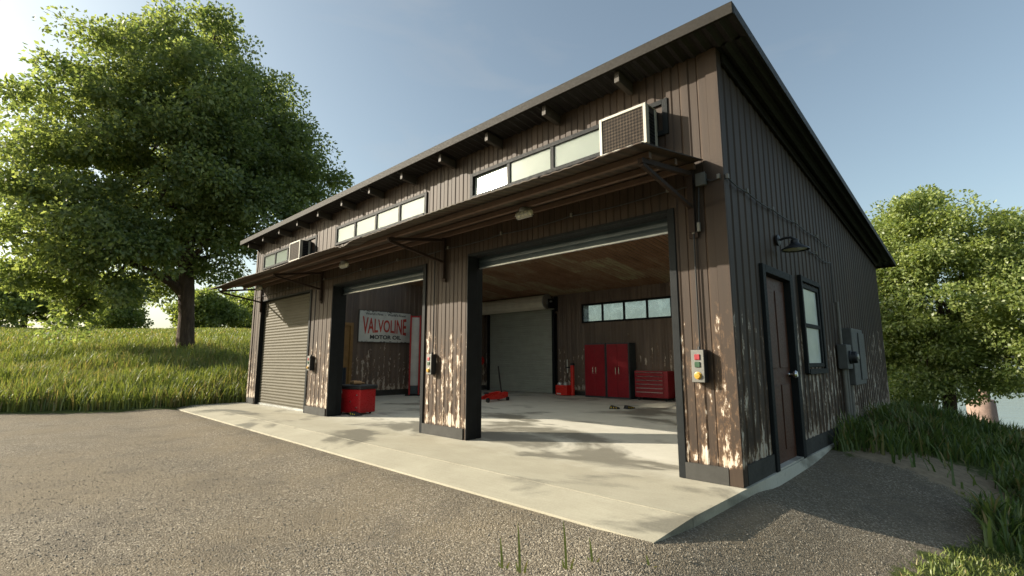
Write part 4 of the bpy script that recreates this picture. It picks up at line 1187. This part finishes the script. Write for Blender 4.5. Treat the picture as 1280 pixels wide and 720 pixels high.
pts = scatter(150000, -34, -17.0, -14, 14, lambda x, y, r: (field_d(x, y) > .12 + .25 * clumpf(x, y, 2)) & (r.random(len(x)) < np.clip(1.15 - field_d(x, y) / 16, .25, 1)), 1)
N = len(pts); r_ = np.random.default_rng(2)
blades('field_grass', 'tall sunlit meadow grass left of the gravel yard', pts, r_.uniform(.35, .95, N) * (.75 + .4 * clumpf(pts[:, 0], pts[:, 1], .7)), r_.uniform(.025, .055, N), 3, 'blade')
pts = scatter(170000, -95, -30, -30, 42, lambda x, y, r: (field_d(x, y) > 8), 4)
N = len(pts); r_ = np.random.default_rng(5)
blades('meadow_grass', 'far sunlit meadow grass rising to the skyline', pts, r_.uniform(.25, .55, N), r_.uniform(.045, .10, N), 6, 'blade')

def right_keep(x, y, r):
    gm = gravel_mask(x, y); dm_ = dirt_mask(x, y)
    return (gm < .35) & (r.random(len(x)) < np.clip(clumpf(x, y) * 1.6 - dm_ * 0.95, 0.03, 1)) & (x > .12)
pts = scatter(80000, .1, 8, 0.2, 15.5, lambda x, y, r: right_keep(x, y, r) & (y > 2.6 - .9 * np.maximum(0, x - 1.5)), 7)
N = len(pts); r_ = np.random.default_rng(8)
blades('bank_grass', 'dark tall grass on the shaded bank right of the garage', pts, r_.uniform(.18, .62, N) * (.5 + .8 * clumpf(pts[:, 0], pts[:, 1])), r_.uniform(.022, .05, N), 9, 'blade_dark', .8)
pts = scatter(60000, 1.0, 7, -5.5, 4.0, lambda x, y, r: (gravel_mask(x, y) < .6 - .4 * r.random(len(x))) & (x - 2.33) ** 2 + (y + 6.4) ** 2 > 1.2 if False else ((gravel_mask(x, y) < .6 - .4 * r.random(len(x))) & ((x - 2.33) ** 2 + (y + 6.4) ** 2 > 2.5)), 10)
N = len(pts); r_ = np.random.default_rng(11)
blades('lawn_grass', 'short mossy grass at the edge of the gravel', pts, r_.uniform(.03, .11, N), r_.uniform(.010, .02, N), 12, 'blade', .9)
pts = scatter(9000, -40, .3, 12.1, 17, lambda x, y, r: (x > -16.8), 13)
N = len(pts); r_ = np.random.default_rng(14)
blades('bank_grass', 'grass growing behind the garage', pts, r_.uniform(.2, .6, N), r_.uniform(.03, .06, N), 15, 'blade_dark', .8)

# a few tall blades standing in the gravel close by
for i, (x, y, h) in enumerate(((-.53, -3.35, .41), (-.27, -3.09, .40), (-.17, -2.88, .21), (-.70, -3.38, .27), (.17, -2.58, .10))):
    labs = ['tall thin grass blade standing in the gravel left of its equal', 'tallest grass blade standing in the gravel below the slab edge', 'short blade right of the two tall blades in the gravel', 'thin short blade left of the two tall blades in the gravel', 'tiny tuft in the gravel below the corner of the slab']
    g = MB()
    zb = float(height(x, y)) - .03
    w_ = .016
    for k, (dx, dy, hh) in enumerate(((0, 0, h), (.03, .02, h * .35), (-.03, .01, h * .25))):
        pts_ = [(dx + .04 * t * t * (1 if k % 2 else -.6), dy, hh * t) for t in (0, .3, .6, .85, 1)]
        for (p, q_), (wa, wb) in zip(zip(pts_, pts_[1:]), ((1, .95), (.95, .8), (.8, .5), (.5, .05))):
            g.quad((p[0] - w_ * wa / 2, p[1] - w_ * wa * .4, p[2]), (p[0] + w_ * wa / 2, p[1] + w_ * wa * .4, p[2]), (q_[0] + w_ * wb / 2, q_[1] + w_ * wb * .4, q_[2]), (q_[0] - w_ * wb / 2, q_[1] - w_ * wb * .4, q_[2]))
    o = g.build('grass_tuft', 'blade', loc=(x, y, zb))
    tag(o, labs[i], 'grass tuft', 'grass tufts in the gravel')

# loose stones in the gravel near the viewer
r_ = np.random.default_rng(77)
n = 26000
rad = 2.2 + 11 * r_.random(n) ** 1.4; ang = r_.uniform(math.radians(62), math.radians(185), n)
sx_ = 2.33 + rad * np.cos(ang); sy_ = -6.4 + rad * np.sin(ang)
k = (gravel_mask(sx_, sy_) > .7) & ~((sx_ < .1) & (sy_ > -2.26) & (sx_ > -18.2))
sx_, sy_ = sx_[k], sy_[k]; n = len(sx_)
sz_ = height(sx_, sy_)
octv = np.array([(1, 0, 0), (0, 1, 0), (-1, 0, 0), (0, -1, 0), (0, 0, 1), (0, 0, -.6)], float)
S = r_.uniform(.004, .011, n)[:, None, None] * r_.uniform(.6, 1.35, (n, 6, 1))
V = octv[None] * S * np.array([1, 1, .7])
th = r_.uniform(0, 6.28, n); ct, st_ = np.cos(th)[:, None], np.sin(th)[:, None]
V = np.stack([V[:, :, 0] * ct - V[:, :, 1] * st_, V[:, :, 0] * st_ + V[:, :, 1] * ct, V[:, :, 2]], 2) + np.stack([sx_, sy_, sz_ + .003], 1)[:, None]
tt = np.array([(0, 1, 4), (1, 2, 4), (2, 3, 4), (3, 0, 4), (1, 0, 5), (2, 1, 5), (3, 2, 5), (0, 3, 5)])
TT = (np.arange(n)[:, None, None] * 6 + tt[None]).reshape(-1, 3)
stn = np_mesh('gravel_stones', V.reshape(-1, 3), None, TT, 'stone')
tag(stn, 'loose gravel stones lying in the yard', 'gravel', kind='stuff')

# old round pier standing in the lake
pr_ = thing('stone_pier', 'round pinkish masonry pier standing in the lake behind the tree', 'pier', (1.1, 53.6, WZ))
MB().lathe([(1.02, .55), (1.0, .8), (.98, 1.5), (.96, 2.3), (.9, 2.45), (.0, 2.45)], (0, 0, 0), 'z', 28).build('pier_drum', 'pier', pr_, smooth=True)
pp_ = MB()
for k in range(16):
    th = 2 * math.pi * k / 16; pp_.tube([(.9 * math.cos(th), .9 * math.sin(th), -.8), (.9 * math.cos(th), .9 * math.sin(th), .549)], .12, 8)
pp_.build('piling', 'pierdark', pr_, smooth=True)
MB().tube([(.25, 0, 2.4505), (.25, 0, 3.3)], .42, 14).build('pier_stub', 'pierdark', pr_, smooth=True)

# ------------------------------------------------------------------ light, sky, camera
ld = Vector((1.25, 1.0, -0.70)).normalized()
sd_ = bpy.data.lights.new('sun', 'SUN'); sd_.energy = 5.0; sd_.angle = math.radians(0.5); sd_.color = (1.0, 0.90, 0.74)
so_ = bpy.data.objects.new('sun', sd_); col.objects.link(so_)
so_.rotation_euler = ld.to_track_quat('-Z', 'Y').to_euler(); so_.location = (-20, -15, 20)

wd_ = bpy.data.worlds.new('World'); scene.world = wd_; wd_.use_nodes = True
nt = wd_.node_tree
bgn = nt.nodes['Background']
sky = nt.nodes.new('ShaderNodeTexSky'); sky.sky_type = 'NISHITA'; sky.sun_disc = False
sky.sun_elevation = math.asin(-ld.z); sky.sun_rotation = math.atan2(-ld.x, -ld.y)
sky.air_density = 1.0; sky.dust_density = 2.8; sky.ozone_density = 1.0; sky.altitude = 50
hs = nd(nt, 'ShaderNodeHueSaturation', None, Saturation=0.78, Value=1.0, Color=sky.outputs[0])
tint = mixc(nt, 1.0, hs.outputs[0], (0.99, 1.05, 0.98), 'MULTIPLY')
# thin veil of high cloud, stronger towards the horizon
tcw = nt.nodes.new('ShaderNodeTexCoord')
mpw = nt.nodes.new('ShaderNodeMapping'); nt.links.new(tcw.outputs['Generated'], mpw.inputs[0]); mpw.inputs['Scale'].default_value = (1.6, 1.6, 7.0)
cl = noise(nt, mpw.outputs[0], 1.5, 7, 0.55, 0.6)
tint = mixc(nt, maprange(nt, cl, 0.52, 0.80, 0.0, 0.20), tint, (3.4, 3.2, 2.95))
nt.links.new(tint, bgn.inputs[0]); bgn.inputs[1].default_value = 0.102

YAW, PIT, FPX = -0.7692, 0.1456, 616.33
fwv = Vector((math.sin(YAW) * math.cos(PIT), math.cos(YAW) * math.cos(PIT), math.sin(PIT)))
rv = Vector((math.cos(YAW), -math.sin(YAW), 0)); uv = rv.cross(fwv)
cam = bpy.data.cameras.new('camera'); cam.sensor_width = 36; cam.lens = FPX / 1280 * 36; cam.clip_end = 20000; cam.clip_start = .05
co = bpy.data.objects.new('camera', cam); col.objects.link(co)
co.matrix_world = Matrix(((rv.x, uv.x, -fwv.x, 2.3348), (rv.y, uv.y, -fwv.y, -6.3991), (rv.z, uv.z, -fwv.z, 1.5183), (0, 0, 0, 1)))
scene.camera = co

# ------------------------------------------------------------------ to metres
for me in {o.data for o in bpy.data.objects if o.type == 'MESH'}:
    me.transform(Matrix.Scale(K, 4))
for o in bpy.data.objects:
    if o.parent is None or o.location.length > 0: o.location = o.location * K
vs = scene.view_settings
vs.view_transform = 'Standard'; vs.look = 'None'; vs.gamma = 1.0; vs.use_curve_mapping = False; vs.exposure = 0.95
scene.render.engine = 'CYCLES'
scene.cycles.max_bounces = 14; scene.cycles.diffuse_bounces = 10; scene.cycles.transparent_max_bounces = 8
scene.cycles.use_denoising = True
